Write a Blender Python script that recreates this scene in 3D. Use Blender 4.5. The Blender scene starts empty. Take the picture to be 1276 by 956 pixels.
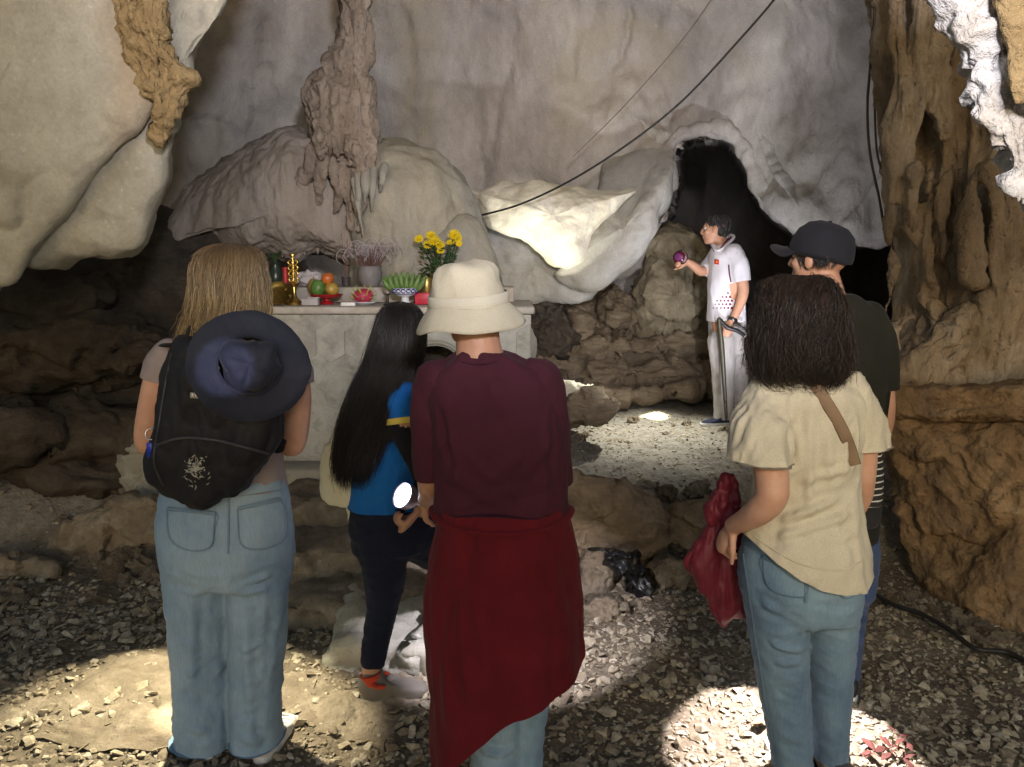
import bpy, bmesh, math, random
import numpy as np
from mathutils import Vector, Matrix
from mathutils.bvhtree import BVHTree
R = math.radians
random.seed(7)
rng = np.random.default_rng(7)
scn = bpy.context.scene
COL = scn.collection

# ------------------------------------------------------------------ camera
FPX, CX, CY, PITCH, CAMZ = 964.0, 638.0, 478.0, R(9.0), 1.65
cam_d = bpy.data.cameras.new('camera')
cam = bpy.data.objects.new('camera', cam_d)
COL.objects.link(cam)
cam.location = (0, 0, CAMZ)
cam.rotation_euler = (R(90) - PITCH, 0, 0)
cam_d.sensor_width = 36.0
cam_d.lens = 36.0 * FPX / 1276.0
cam_d.clip_start = 0.05
cam_d.clip_end = 300
scn.camera = cam

# ------------------------------------------------------------------ world: dim daylight from the cave mouth behind the viewer
world = bpy.data.worlds.new('World')
scn.world = world
world.use_nodes = True
wn = world.node_tree
wn.nodes.clear()
wo = wn.nodes.new('ShaderNodeOutputWorld')
wb = wn.nodes.new('ShaderNodeBackground')
ws = wn.nodes.new('ShaderNodeTexSky')
ws.sky_type = 'NISHITA'
ws.sun_disc = False
ws.sun_elevation = R(14)
ws.sun_rotation = R(180)
wb.inputs['Strength'].default_value = 0.046
wn.links.new(ws.outputs[0], wb.inputs[0])
wn.links.new(wb.outputs[0], wo.inputs[0])

# ------------------------------------------------------------------ exposure
scn.view_settings.view_transform = 'Standard'
scn.view_settings.look = 'None'
scn.view_settings.gamma = 1.0
scn.view_settings.exposure = 1.2
scn.render.engine = 'CYCLES'
scn.cycles.use_denoising = True
scn.cycles.max_bounces = 5
scn.cycles.diffuse_bounces = 3
scn.cycles.adaptive_threshold = 0.03
scn.cycles.sample_clamp_indirect = 6

# ------------------------------------------------------------------ geometry of the view
def at(px, py, Y):
    xc = (px - CX) / FPX
    yc = -(py - CY) / FPX
    c, s = math.cos(PITCH), math.sin(PITCH)
    dy = c + yc * s
    dz = yc * c - s
    t = Y / dy
    return np.array([xc * t, Y, CAMZ + dz * t])
def mpp(py, Y):
    yc = -(py - CY) / FPX
    return Y / (math.cos(PITCH) + yc * math.sin(PITCH)) / FPX
def atz(px, py, z):
    """point of the pixel's ray at height z"""
    a = at(px, py, 1.0)
    return at(px, py, (z - CAMZ) / (a[2] - CAMZ))

# ------------------------------------------------------------------ noise
_perm = np.random.default_rng(3).permutation(256)
_perm = np.concatenate([_perm, _perm, _perm])
_g = np.random.default_rng(5).normal(size=(256, 3))
_g /= np.linalg.norm(_g, axis=1)[:, None]
def pn(P):
    P = np.asarray(P, float)
    i = np.floor(P).astype(int)
    f = P - i
    i &= 255
    u = f * f * f * (f * (f * 6 - 15) + 10)
    out = 0
    for dx in (0, 1):
        wx = u[:, 0] if dx else 1 - u[:, 0]
        for dy in (0, 1):
            wy = u[:, 1] if dy else 1 - u[:, 1]
            for dz in (0, 1):
                wz = u[:, 2] if dz else 1 - u[:, 2]
                h = _perm[_perm[_perm[i[:, 0] + dx] + i[:, 1] + dy] + i[:, 2] + dz]
                g = _g[h]
                d = g[:, 0] * (f[:, 0] - dx) + g[:, 1] * (f[:, 1] - dy) + g[:, 2] * (f[:, 2] - dz)
                out = out + wx * wy * wz * d
    return out * 1.6
def fbm(P, oct=4, gain=0.5):
    P = np.asarray(P, float)
    a, s, o = 1.0, 1.0, 0
    for k in range(oct):
        o = o + a * pn(P * s + 17.3 * k)
        a *= gain
        s *= 2.03
    return o
def ridged(P, oct=3, gain=0.5):
    a, s, o = 1.0, 1.0, 0
    for k in range(oct):
        o = o + a * (1 - np.abs(pn(P * s + 9.1 * k)) * 2)
        a *= gain
        s *= 2.1
    return o
def sstep(a, b, x):
    t = np.clip((x - a) / (b - a), 0, 1)
    return t * t * (3 - 2 * t)

# ------------------------------------------------------------------ curves
def crs(P, n, closed=False):
    """Catmull-Rom resample to n points, even in parameter"""
    P = np.asarray(P, float)
    m = len(P)
    if closed:
        t = np.linspace(0, m, n, endpoint=False)
        i = np.floor(t).astype(int)
        f = (t - i)[:, None]
        p0, p1, p2, p3 = P[(i - 1) % m], P[i % m], P[(i + 1) % m], P[(i + 2) % m]
    else:
        t = np.linspace(0, m - 1, n)
        i = np.minimum(np.floor(t).astype(int), m - 2)
        f = (t - i)[:, None]
        Q = np.vstack([2 * P[0] - P[1], P, 2 * P[-1] - P[-2]])
        p0, p1, p2, p3 = Q[i], Q[i + 1], Q[i + 2], Q[i + 3]
    return 0.5 * (2 * p1 + (p2 - p0) * f + (2 * p0 - 5 * p1 + 4 * p2 - p3) * f ** 2 + (3 * p1 - p0 - 3 * p2 + p3) * f ** 3)
def even(P, n, closed=False):
    """resample a polyline evenly by arc length after smoothing it"""
    Q = crs(P, len(P) * 12, closed)
    if closed:
        Q = np.vstack([Q, Q[:1]])
    d = np.concatenate([[0], np.cumsum(np.linalg.norm(np.diff(Q, axis=0), axis=1))])
    s = np.linspace(0, d[-1], n, endpoint=not closed)
    return np.stack([np.interp(s, d, Q[:, k]) for k in range(Q.shape[1])], 1)

# ------------------------------------------------------------------ mesh containers
class Geo:
    def __init__(self):
        self.V = np.zeros((0, 3))
        self.F = []
        self.M = []
    def add(self, V, F, m=0):
        o = len(self.V)
        self.V = np.vstack([self.V, np.asarray(V, float).reshape(-1, 3)])
        self.F += [tuple(int(i) + o for i in f) for f in F]
        self.M += [m] * len(F)
        return self
def grid_faces(nu, nv, cu=False, cv=False):
    F = []
    for i in range(nu if cu else nu - 1):
        for j in range(nv if cv else nv - 1):
            a, b = i * nv + j, i * nv + (j + 1) % nv
            c, d = ((i + 1) % nu) * nv + (j + 1) % nv, ((i + 1) % nu) * nv + j
            F.append((a, b, c, d))
    return F
def vnormals(V, F):
    V = np.asarray(V)
    N = np.zeros_like(V)
    T = []
    for f in F:
        for k in range(1, len(f) - 1):
            T.append((f[0], f[k], f[k + 1]))
    T = np.array(T)
    n = np.cross(V[T[:, 1]] - V[T[:, 0]], V[T[:, 2]] - V[T[:, 0]])
    for k in range(3):
        np.add.at(N, T[:, k], n)
    l = np.linalg.norm(N, axis=1)
    l[l == 0] = 1
    return N / l[:, None]

def thing(name, label, cat, base, group=None):
    o = bpy.data.objects.new(name, None)
    COL.objects.link(o)
    o.empty_display_size = 0.1
    o.location = Vector([float(v) for v in base])
    o['label'] = label
    o['category'] = cat
    if group: o['group'] = group
    return o
def wloc(o):
    p = np.zeros(3)
    while o is not None:
        p += np.array(o.location)
        o = o.parent
    return p
def mk(name, V, F, mat, parent=None, smooth=True, sharp=None, label=None, cat=None, group=None, kind=None, mats=None, M=None, origin=None):
    """one mesh object from world-space vertices"""
    V = np.asarray(V, float)
    me = bpy.data.meshes.new(name)
    if parent is not None:
        o0 = wloc(parent)
    elif origin is not None:
        o0 = np.asarray(origin, float)
    else:
        o0 = np.array([(V[:, 0].min() + V[:, 0].max()) / 2, (V[:, 1].min() + V[:, 1].max()) / 2, V[:, 2].min()])
    me.from_pydata((V - o0).tolist(), [], F)
    for m in (mats or [mat]):
        me.materials.append(m)
    if M is not None:
        me.polygons.foreach_set('material_index', np.asarray(M, dtype=np.int32))
    if smooth:
        me.polygons.foreach_set('use_smooth', np.ones(len(me.polygons), dtype=bool))
        if sharp:
            me.set_sharp_from_angle(angle=R(sharp))
    me.update()
    o = bpy.data.objects.new(name, me)
    COL.objects.link(o)
    if parent is not None:
        o.parent = parent
    else:
        o.location = Vector(o0.tolist())
    if label: o['label'] = label
    if cat: o['category'] = cat
    if group: o['group'] = group
    if kind: o['kind'] = kind
    return o
def mkg(name, g, mat, parent=None, **k):
    return mk(name, g.V, g.F, mat, parent, **k)

def frames(P):
    T = np.gradient(P, axis=0)
    T /= np.linalg.norm(T, axis=1)[:, None] + 1e-12
    n = np.cross(T[0], [0, 0, 1.0])
    if np.linalg.norm(n) < 1e-3:
        n = np.cross(T[0], [1.0, 0, 0])
    n /= np.linalg.norm(n)
    A, B = [], []
    for t in T:
        n = n - t * np.dot(n, t)
        n /= np.linalg.norm(n) + 1e-12
        A.append(n)
        B.append(np.cross(t, n))
    return T, np.array(A), np.array(B)
def tube(pts, rad, n=12, seg=None, cap=True, flat=1.0, up=None, smooth=True):
    """swept tube; pts (k,3), rad scalar or k values; flat squashes the second axis"""
    pts = np.asarray(pts, float)
    rad = np.full(len(pts), rad, float) if np.isscalar(rad) else np.asarray(rad, float)
    if seg is None: seg = max(len(pts) * 5, 6)
    if smooth:
        Q = crs(np.hstack([pts, rad[:, None]]), seg)
    else:
        Q = np.hstack([pts, rad[:, None]])
    P, r = Q[:, :3], np.maximum(Q[:, 3], 1e-5)
    T, A, B = frames(P)
    if up is not None:
        up = np.asarray(up, float)
        B = np.array([up - t * np.dot(up, t) for t in T])
        B /= np.linalg.norm(B, axis=1)[:, None]
        A = np.cross(B, T)
    rows = [(P[i], r[i], A[i], B[i]) for i in range(len(P))]
    if cap:
        s = [(P[0] - T[0] * r[0] * math.sin(a), r[0] * math.cos(a), A[0], B[0]) for a in (1.2, .7, .3)]
        e = [(P[-1] + T[-1] * r[-1] * math.sin(a), r[-1] * math.cos(a), A[-1], B[-1]) for a in (.3, .7, 1.2)]
        rows = s + rows + e
    a = np.linspace(0, 2 * math.pi, n, endpoint=False)
    V = np.vstack([p + rr * (np.cos(a)[:, None] * aa + flat * np.sin(a)[:, None] * bb) for p, rr, aa, bb in rows])
    m = len(rows)
    F = grid_faces(m, n, False, True)
    F.append(tuple(range(n)))
    F.append(tuple((m - 1) * n + k for k in range(n))[::-1])
    return V, F
def loft(rings, n=40, seg=None, ex=2.3):
    """stack of horizontal superellipses: (cx, cy, cz, rx, ry)"""
    Rg = np.asarray(rings, float)
    Q = crs(Rg, seg or len(Rg) * 4)
    a = np.linspace(0, 2 * math.pi, n, endpoint=False)
    ca, sa = np.cos(a), np.sin(a)
    ux = np.sign(ca) * np.abs(ca) ** (2 / ex)
    uy = np.sign(sa) * np.abs(sa) ** (2 / ex)
    V = np.vstack([np.stack([q[0] + max(q[3], .002) * ux, q[1] + max(q[4], .002) * uy, np.full(n, q[2])], 1) for q in Q])
    m = len(Q)
    F = grid_faces(m, n, False, True)
    F.append(tuple(range(n))[::-1])
    F.append(tuple((m - 1) * n + k for k in range(n)))
    return V, F
def ell(c, r, n=20, rot=None):
    a = np.linspace(0, math.pi, n)
    b = np.linspace(0, 2 * math.pi, n * 2, endpoint=False)
    V = np.array([[math.sin(x) * math.cos(y), math.sin(x) * math.sin(y), math.cos(x)] for x in a for y in b]) * np.asarray(r)
    if rot is not None:
        V = V @ np.array(rot).T
    return V + np.asarray(c), grid_faces(n, 2 * n, False, True)
def box(c, s, rot=None):
    V = np.array([[x, y, z] for x in (-.5, .5) for y in (-.5, .5) for z in (-.5, .5)]) * np.asarray(s)
    if rot is not None:
        V = V @ np.array(rot).T
    F = [(0, 1, 3, 2), (4, 6, 7, 5), (0, 4, 5, 1), (2, 3, 7, 6), (0, 2, 6, 4), (1, 5, 7, 3)]
    return V + np.asarray(c), F
def bevelbox(c, s, b=0.01, rot=None, seg=2):
    bm = bmesh.new()
    V, F = box((0, 0, 0), s)
    vs = [bm.verts.new(v) for v in V]
    for f in F: bm.faces.new([vs[i] for i in f])
    bmesh.ops.recalc_face_normals(bm, faces=bm.faces)
    bmesh.ops.bevel(bm, geom=list(bm.edges), offset=b, segments=seg, affect='EDGES', profile=0.5)
    bm.verts.index_update()
    V = np.array([v.co[:] for v in bm.verts])
    F = [tuple(v.index for v in f.verts) for f in bm.faces]
    bm.free()
    if rot is not None: V = V @ np.array(rot).T
    return V + np.asarray(c), F
def lathe(prof, c, n=28, ax=None):
    """prof: (r, z) pairs"""
    a = np.linspace(0, 2 * math.pi, n, endpoint=False)
    V = np.array([[r * math.cos(t), r * math.sin(t), z] for r, z in prof for t in a])
    if ax is not None:
        q = Vector((0, 0, 1)).rotation_difference(Vector([float(v) for v in ax])).to_matrix()
        V = V @ np.array(q).T
    return V + np.asarray(c), grid_faces(len(prof), n, False, True)
def rotz(a):
    c, s = math.cos(a), math.sin(a)
    return np.array([[c, -s, 0], [s, c, 0], [0, 0, 1.0]])
def rotm(ax, a):
    return np.array(Matrix.Rotation(a, 3, Vector(ax)))
def remesh(g, voxel, smooth=4, fac=0.5):
    """one continuous skin round everything in g"""
    me = bpy.data.meshes.new('tmp')
    me.from_pydata(g.V.tolist(), [], g.F)
    bm = bmesh.new(); bm.from_mesh(me)
    bmesh.ops.recalc_face_normals(bm, faces=bm.faces)
    bm.to_mesh(me); bm.free()
    o = bpy.data.objects.new('tmp', me)
    COL.objects.link(o)
    m = o.modifiers.new('r', 'REMESH'); m.mode = 'VOXEL'; m.voxel_size = voxel; m.adaptivity = 0
    if smooth:
        s = o.modifiers.new('s', 'SMOOTH'); s.factor = fac; s.iterations = smooth
    dg = bpy.context.evaluated_depsgraph_get()
    e = o.evaluated_get(dg)
    m2 = e.to_mesh()
    nv = len(m2.vertices)
    V = np.empty(nv * 3); m2.vertices.foreach_get('co', V); V = V.reshape(-1, 3)
    F = [tuple(p.vertices) for p in m2.polygons]
    e.to_mesh_clear()
    bpy.data.objects.remove(o); bpy.data.meshes.remove(me)
    return V, F
def bvh(V, F):
    return BVHTree.FromPolygons([tuple(v) for v in V], F)
def drape(bv, P, d, off=0.003, back=3.0):
    """push points along direction d onto a surface, stand off it"""
    d = Vector([float(x) for x in d]).normalized()
    out = []
    for p in P:
        o = Vector([float(x) for x in p]) - d * back
        h, nrm, i, dist = bv.ray_cast(o, d)
        out.append(np.array(h) - np.array(d) * off if h is not None else np.array([np.nan] * 3))
    out = np.array(out)
    bad = np.isnan(out[:, 0])
    if bad.any() and not bad.all():
        for k in np.where(bad)[0]:
            j = np.where(~bad)[0]
            j = j[np.argmin(np.linalg.norm(np.asarray(P)[j] - np.asarray(P)[k], axis=1))]
            t = np.dot(out[j] - np.asarray(P)[k], np.array(d))
            out[k] = np.asarray(P)[k] + np.array(d) * t
    return out
def cloth_patch(bv, px, Y, d=None, off=0.004, thick=0.004, nr=8):
    """thin raised patch with a pixel outline, laid on a surface; the ray runs from the camera"""
    c = np.mean(np.array(px, float), axis=0)
    o = even(np.array(px, float), max(32, len(px) * 6), True) if len(px) > 4 else np.vstack([np.linspace(px[i], px[(i + 1) % len(px)], 9)[:-1] for i in range(len(px))])
    n = len(o)
    rows = [c + (o - c) * s for s in np.linspace(0.02, 1, nr)]
    W = np.array([at(x, y, Y) for r in rows for x, y in r])
    D = W - np.array([0, 0, CAMZ])
    out = np.array([drape(bv, [w], dd, off, 1.2)[0] for w, dd in zip(W, D)])
    if np.isnan(out).any():
        out = np.where(np.isnan(out), W, out)
    dn = D / np.linalg.norm(D, axis=1)[:, None]
    rim = out[-n:] + dn[-n:] * (thick + off)
    V = np.vstack([out, rim])
    F = grid_faces(nr + 1, n, False, True)
    return V, F
# ------------------------------------------------------------------ materials
class NT:
    def __init__(self, name):
        self.m = bpy.data.materials.new(name)
        self.m.use_nodes = True
        self.t = self.m.node_tree
        self.n = self.t.nodes
        self.b = self.n['Principled BSDF']
        self.tc = self.n.new('ShaderNodeTexCoord')
    def new(self, t): return self.n.new(t)
    def link(self, a, b): self.t.links.new(a, b)
    def mapping(self, scale=(1, 1, 1), rot=(0, 0, 0), loc=(0, 0, 0)):
        k = self.new('ShaderNodeMapping')
        k.inputs['Scale'].default_value = scale
        k.inputs['Rotation'].default_value = rot
        k.inputs['Location'].default_value = loc
        self.link(self.tc.outputs['Object'], k.inputs[0])
        return k.outputs[0]
    def noise(self, scale, detail=6, rough=0.55, vec=None, dist=0.0):
        k = self.new('ShaderNodeTexNoise')
        k.inputs['Scale'].default_value = scale
        k.inputs['Detail'].default_value = detail
        k.inputs['Roughness'].default_value = rough
        k.inputs['Distortion'].default_value = dist
        self.link(vec if vec is not None else self.tc.outputs['Object'], k.inputs['Vector'])
        return k.outputs['Fac']
    def voro(self, scale, feature='F1', vec=None, out='Distance'):
        k = self.new('ShaderNodeTexVoronoi')
        k.feature = feature
        k.inputs['Scale'].default_value = scale
        self.link(vec if vec is not None else self.tc.outputs['Object'], k.inputs['Vector'])
        return k.outputs[out]
    def ramp(self, fac, stops, interp='LINEAR'):
        k = self.new('ShaderNodeValToRGB')
        k.color_ramp.interpolation = interp
        e = k.color_ramp.elements
        while len(e) < len(stops): e.new(0.5)
        for i, (p, c) in enumerate(stops):
            e[i].position = p
            e[i].color = (c, c, c, 1) if np.isscalar(c) else (*c, 1)
        self.link(fac, k.inputs[0])
        return k.outputs[0]
    def mix(self, fac, a, b, mode='MIX'):
        k = self.new('ShaderNodeMix')
        k.data_type = 'RGBA'
        k.blend_type = mode
        for s, v in ((0, fac), (6, a), (7, b)):
            if hasattr(v, 'is_linked') or hasattr(v, 'links'):
                self.link(v, k.inputs[s])
            elif np.isscalar(v):
                k.inputs[s].default_value = v
            else:
                k.inputs[s].default_value = (*v, 1)
        return k.outputs[2]
    def math(self, op, a, b=0.5, clamp=False):
        k = self.new('ShaderNodeMath')
        k.operation = op
        k.use_clamp = clamp
        for s, v in ((0, a), (1, b)):
            if hasattr(v, 'links'): self.link(v, k.inputs[s])
            else: k.inputs[s].default_value = v
        return k.outputs[0]
    def bump(self, h, strength=0.4, dist=0.01, prev=None):
        k = self.new('ShaderNodeBump')
        k.inputs['Strength'].default_value = strength
        k.inputs['Distance'].default_value = dist
        self.link(h, k.inputs['Height'])
        if prev is not None: self.link(prev, k.inputs['Normal'])
        return k.outputs[0]
    def done(self, color=None, rough=0.8, normal=None, spec=0.3, metal=0.0, sheen=0.0):
        if color is not None:
            if hasattr(color, 'links'): self.link(color, self.b.inputs['Base Color'])
            else: self.b.inputs['Base Color'].default_value = (*color, 1)
        if hasattr(rough, 'links'): self.link(rough, self.b.inputs['Roughness'])
        else: self.b.inputs['Roughness'].default_value = rough
        if normal is not None: self.link(normal, self.b.inputs['Normal'])
        self.b.inputs['Specular IOR Level'].default_value = spec
        self.b.inputs['Metallic'].default_value = metal
        if sheen:
            self.b.inputs['Sheen Weight'].default_value = sheen
            self.b.inputs['Sheen Roughness'].default_value = 0.5
        return self.m

def rock_mat(name, c1, c2, c3, scale=1.0, stain=None, stain_amt=0.5, streak=(1, 1, 1), bump=0.5, bscale=30, pits=0.3, cracks=0.0, rough=0.8):
    """limestone: broad colour drift, stains, grain, pits and hairline cracks"""
    t = NT(name)
    v = t.mapping(streak) if streak != (1, 1, 1) else t.tc.outputs['Object']
    a = t.noise(1.6 * scale, 5, 0.62, v, 0.6)
    b = t.noise(6.0 * scale, 5, 0.68, v)
    col = t.ramp(a, [(0.3, c1), (0.5, c2), (0.7, c3)])
    col = t.mix(t.ramp(b, [(0.35, 0.0), (0.7, 0.55)]), col, tuple(x * 0.62 for x in c1))
    if stain is not None:
        s = t.noise(0.9 * scale, 3, 0.6, t.mapping(streak, loc=(4.1, 2.7, 8.8)), 1.2)
        col = t.mix(t.ramp(s, [(0.5, 0.0), (0.66, stain_amt)]), col, stain)
    g = t.noise(bscale * 6, 2, 0.7)
    col = t.mix(t.ramp(g, [(0.3, 0.25), (0.55, 0.0)]), col, tuple(x * 0.45 for x in c2))
    col = t.mix(t.ramp(g, [(0.64, 0.0), (0.78, 0.28)]), col, tuple(min(1, x * 1.7) for x in c3))
    h1 = t.noise(bscale, 5, 0.7, v)
    nrm = t.bump(h1, bump, 0.03)
    if pits:
        ph = t.ramp(t.voro(bscale * 1.2), [(0.0, 0.0), (0.35, 1.0)])
        nrm = t.bump(ph, pits, 0.008, nrm)
    rn = t.new('ShaderNodeTexNoise'); rn.noise_type = 'RIDGED_MULTIFRACTAL'
    rn.inputs['Scale'].default_value = 2.2 * max(scale, .8); rn.inputs['Detail'].default_value = 5; rn.inputs['Roughness'].default_value = .6
    t.link(v, rn.inputs['Vector'])
    nrm = t.bump(rn.outputs['Fac'], .3, .03, nrm)
    col = t.mix(t.ramp(rn.outputs['Fac'], [(.62, 0.0), (.95, .35)]), col, tuple(x * .4 for x in c1))
    return t.done(col, rough, nrm, 0.25)

M_WALL = rock_mat('lilac_grey_limestone', (.28, .26, .245), (.43, .405, .385), (.57, .55, .51), 0.6, (.33, .30, .22), .7, (1, 1, .42), .6, 14, .3)
M_OVER = rock_mat('pale_buff_limestone', (.36, .33, .26), (.46, .43, .35), (.53, .48, .38), 0.6, (.40, .29, .18), .6, (1, 1, 1), .3, 10, .2, 0.0)
M_TUFA = rock_mat('ochre_tufa', (.30, .20, .09), (.42, .30, .15), (.52, .40, .22), 2.2, None, 0, (1, 1, 1), .9, 26, .8)
M_FLOW = rock_mat('grey_brown_flowstone', (.30, .26, .23), (.40, .35, .30), (.48, .43, .38), 0.8, (.25, .20, .14), .5, (1, 1, .25), .5, 20, .2)
M_FLOWG = rock_mat('grey_green_flowstone', (.31, .29, .23), (.40, .37, .29), (.48, .44, .34), 0.9, (.28, .28, .26), .7, (1, 1, .3), .4, 18, .2)
M_STAL = rock_mat('brown_stalactite', (.24, .19, .15), (.36, .295, .235), (.48, .41, .34), 2.0, None, 0, (1, 1, .35), .9, 26, .8)
M_WHITE = rock_mat('white_calcite', (.62, .58, .46), (.74, .71, .60), (.80, .78, .68), 0.9, (.60, .54, .38), .5, (1, 1, 1), .35, 14, .2)
M_GREY = rock_mat('smooth_grey_limestone', (.32, .32, .30), (.40, .40, .38), (.47, .46, .43), 0.8, (.30, .27, .20), .5, (1, 1, 1), .35, 14, .2, .5)
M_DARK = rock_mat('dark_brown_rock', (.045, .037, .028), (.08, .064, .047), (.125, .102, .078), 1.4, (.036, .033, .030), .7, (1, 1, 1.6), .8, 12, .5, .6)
M_SED = rock_mat('layered_brown_rock', (.17, .13, .085), (.26, .205, .14), (.34, .27, .19), 1.6, (.12, .095, .065), .6, (1, 1, 3.5), .9, 12, .4, .7)
M_PASS = rock_mat('olive_brown_rock', (.20, .17, .11), (.30, .26, .18), (.40, .35, .25), 1.3, (.16, .13, .09), .6, (1, 1, 1.5), .6, 14, .3, .5)
M_OCHRE = rock_mat('ochre_column_rock', (.19, .135, .08), (.36, .27, .175), (.56, .47, .35), 1.8, (.14, .10, .06), .6, (1, 1, .4), 1.0, 24, .7)
M_OCHB = rock_mat('rough_orange_rock', (.17, .105, .05), (.33, .21, .105), (.47, .33, .19), 2.2, (.15, .10, .065), .6, (1, 1, 1), .9, 20, .8, .6)
M_PALE = rock_mat('chalky_pale_rock', (.55, .52, .50), (.68, .66, .65), (.75, .73, .72), 2.5, (.42, .32, .20), .5, (1, 1, 1), .9, 16, .6, .6)
M_SLAB = rock_mat('worn_floor_stone', (.15, .12, .08), (.25, .205, .145), (.36, .30, .22), 3.0, (.15, .11, .075), .6, (1, 1, 1), .6, 18, .5, .5)
M_PASSAGE = M_WALL
M_BOULD = rock_mat('brown_boulder_rock', (.16, .115, .07), (.25, .185, .115), (.33, .25, .165), 1.8, (.12, .09, .06), .6, (1, 1, 1.6), .8, 16, .5, .4)

def fabric(name, c, c2=None, weave=700, bump=.15, rough=.9, sheen=.03, fade=None, nscale=6, spec=.15):
    t = NT(name)
    c2 = c2 or tuple(x * .8 for x in c)
    a = t.noise(nscale, 6, .6)
    col = t.ramp(a, [(.35, c2), (.65, c)])
    w = t.noise(weave, 2, .5)
    col = t.mix(t.ramp(w, [(.35, .35), (.6, 0.0)]), col, tuple(x * .6 for x in c2))
    if fade:
        f = t.noise(3.2, 5, .65, t.mapping((1, 1, .6), loc=(1.7, 0, 3)))
        col = t.mix(t.ramp(f, [(.42, 0.0), (.68, .75)]), col, fade)
    h = t.noise(16, 5, .6, t.mapping((1, 1, .5), (0, .5, 0)))
    n = t.bump(h, .35, .012)
    n = t.bump(w, bump, .002, n)
    return t.done(col, rough, n, spec, 0, sheen)
def denim(name, c, c2, fade):
    t = NT(name)
    a = t.noise(5, 7, .65, t.mapping((1, 1, .5)))
    col = t.ramp(a, [(.33, c2), (.66, c)])
    f = t.noise(2.6, 4, .6, t.mapping((1, 1, .7), loc=(3.1, 0, 1)))
    col = t.mix(t.ramp(f, [(.42, 0.0), (.66, .8)]), col, fade)
    st = t.noise(260, 3, .6, t.mapping((1, 1, .06)))
    col = t.mix(t.ramp(st, [(.4, .16), (.6, 0.0)]), col, tuple(x * .55 for x in c2))
    st2 = t.noise(420, 2, .6, t.mapping((1, 1, .12)))
    col = t.mix(t.ramp(st2, [(.58, 0.0), (.7, .2)]), col, tuple(min(1, x * 1.25) for x in fade))
    n = t.bump(t.noise(26, 5, .6), .4, .008)
    n = t.bump(st, .2, .002, n)
    return t.done(col, .88, n, .2, 0, .1)
def skin(name, c):
    t = NT(name)
    a = t.noise(14, 6, .6)
    col = t.ramp(a, [(.35, tuple(x * m for x, m in zip(c, (.86, .8, .78)))), (.65, c)])
    n = t.bump(t.noise(180, 4, .6), .12, .002)
    m = t.done(col, .52, n, .35)
    t.b.inputs['Subsurface Weight'].default_value = .12
    t.b.inputs['Subsurface Radius'].default_value = (.8, .3, .15)
    t.b.inputs['Subsurface Scale'].default_value = .008
    return m
def plain(name, c, rough=.5, metal=0.0, spec=.4, var=.2, bump=.1, scale=20):
    t = NT(name)
    a = t.noise(scale, 5, .6)
    col = t.ramp(a, [(.3, tuple(x * (1 - var) for x in c)), (.7, tuple(min(1, x * (1 + var * .5)) for x in c))])
    n = t.bump(t.noise(scale * 6, 4, .6), bump, .003)
    return t.done(col, rough, n, spec, metal)
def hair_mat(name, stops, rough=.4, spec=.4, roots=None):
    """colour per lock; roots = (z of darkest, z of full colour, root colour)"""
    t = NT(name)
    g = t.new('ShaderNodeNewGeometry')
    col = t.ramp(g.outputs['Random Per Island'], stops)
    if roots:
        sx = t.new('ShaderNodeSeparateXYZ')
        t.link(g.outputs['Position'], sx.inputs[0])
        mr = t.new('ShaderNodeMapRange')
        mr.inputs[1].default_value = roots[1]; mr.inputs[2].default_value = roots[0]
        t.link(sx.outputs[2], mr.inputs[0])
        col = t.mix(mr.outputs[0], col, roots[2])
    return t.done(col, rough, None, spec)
def glow(name, c, s):
    t = NT(name)
    t.b.inputs['Emission Color'].default_value = (*c, 1)
    t.b.inputs['Emission Strength'].default_value = s
    return t.done(c, .4)
# ------------------------------------------------------------------ rock builders
def hash3(s): return np.array([(s * 12.9898) % 50, (s * 78.233) % 50, (s * 37.719) % 50])
def facets(P, o):
    """tilted plate offset of the nearest cell: broken, angular rock"""
    P = P + o
    i = np.floor(P).astype(int)
    best = np.full(len(P), 1e9)
    val = np.zeros(len(P))
    for dx in (-1, 0, 1):
        for dy in (-1, 0, 1):
            for dz in (-1, 0, 1):
                c = i + np.array([dx, dy, dz])
                h = _perm[_perm[_perm[c[:, 0] & 255] + (c[:, 1] & 255)] + (c[:, 2] & 255)]
                q = c + .5 + .45 * _g[h]
                d = P - q
                l = (d * d).sum(1)
                k = l < best
                best[k] = l[k]
                v = (d * _g[(h * 7 + 3) & 255]).sum(1) + .35 * (_g[(h * 5 + 1) & 255][:, 0])
                val[k] = v[k]
    return val
def rough_up(V, F, seed, big=(.0, 1.0), mid=(.0, 4.0), fine=(.0, 14.0), flute=None, layer=None, pit=None, facet=None):
    """displace a rock surface along its normals"""
    N = vnormals(V, F)
    o = hash3(seed)
    d = np.zeros(len(V))
    if big[0]: d += big[0] * fbm(V * big[1] + o, 3)
    if mid[0]: d += mid[0] * fbm(V * mid[1] + o * 1.3, 4, .55)
    if fine[0]: d += fine[0] * fbm(V * fine[1] + o * 1.7, 3, .6)
    if flute:      # vertical drip flutes: amplitude, frequency, vertical stretch
        S = V * np.array([flute[1], flute[1], flute[1] * flute[2]]) + o
        d += flute[0] * (ridged(S, 2) - .8)
    if layer:      # bedding: amplitude, frequency
        zz = V[:, 2] * layer[1] + .8 * fbm(V * 1.5 + o, 2)
        S = np.stack([V[:, 0] * .6, V[:, 1] * .6, zz], 1)
        d += layer[0] * ridged(S + o, 2)
    if facet:
        W = V + .12 / facet[1] * np.stack([pn(V * facet[1] * 2 + j * 9.7) for j in range(3)], 1)
        d += facet[0] * facets(W * facet[1] * np.array([1, 1, facet[2] if len(facet) > 2 else 1.0]), o)
    if pit:
        q = pn(V * pit[1] + o * 2.1)
        d -= pit[0] * np.clip(q - .25, 0, 1) * 3
    return V + N * d[:, None]

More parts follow.
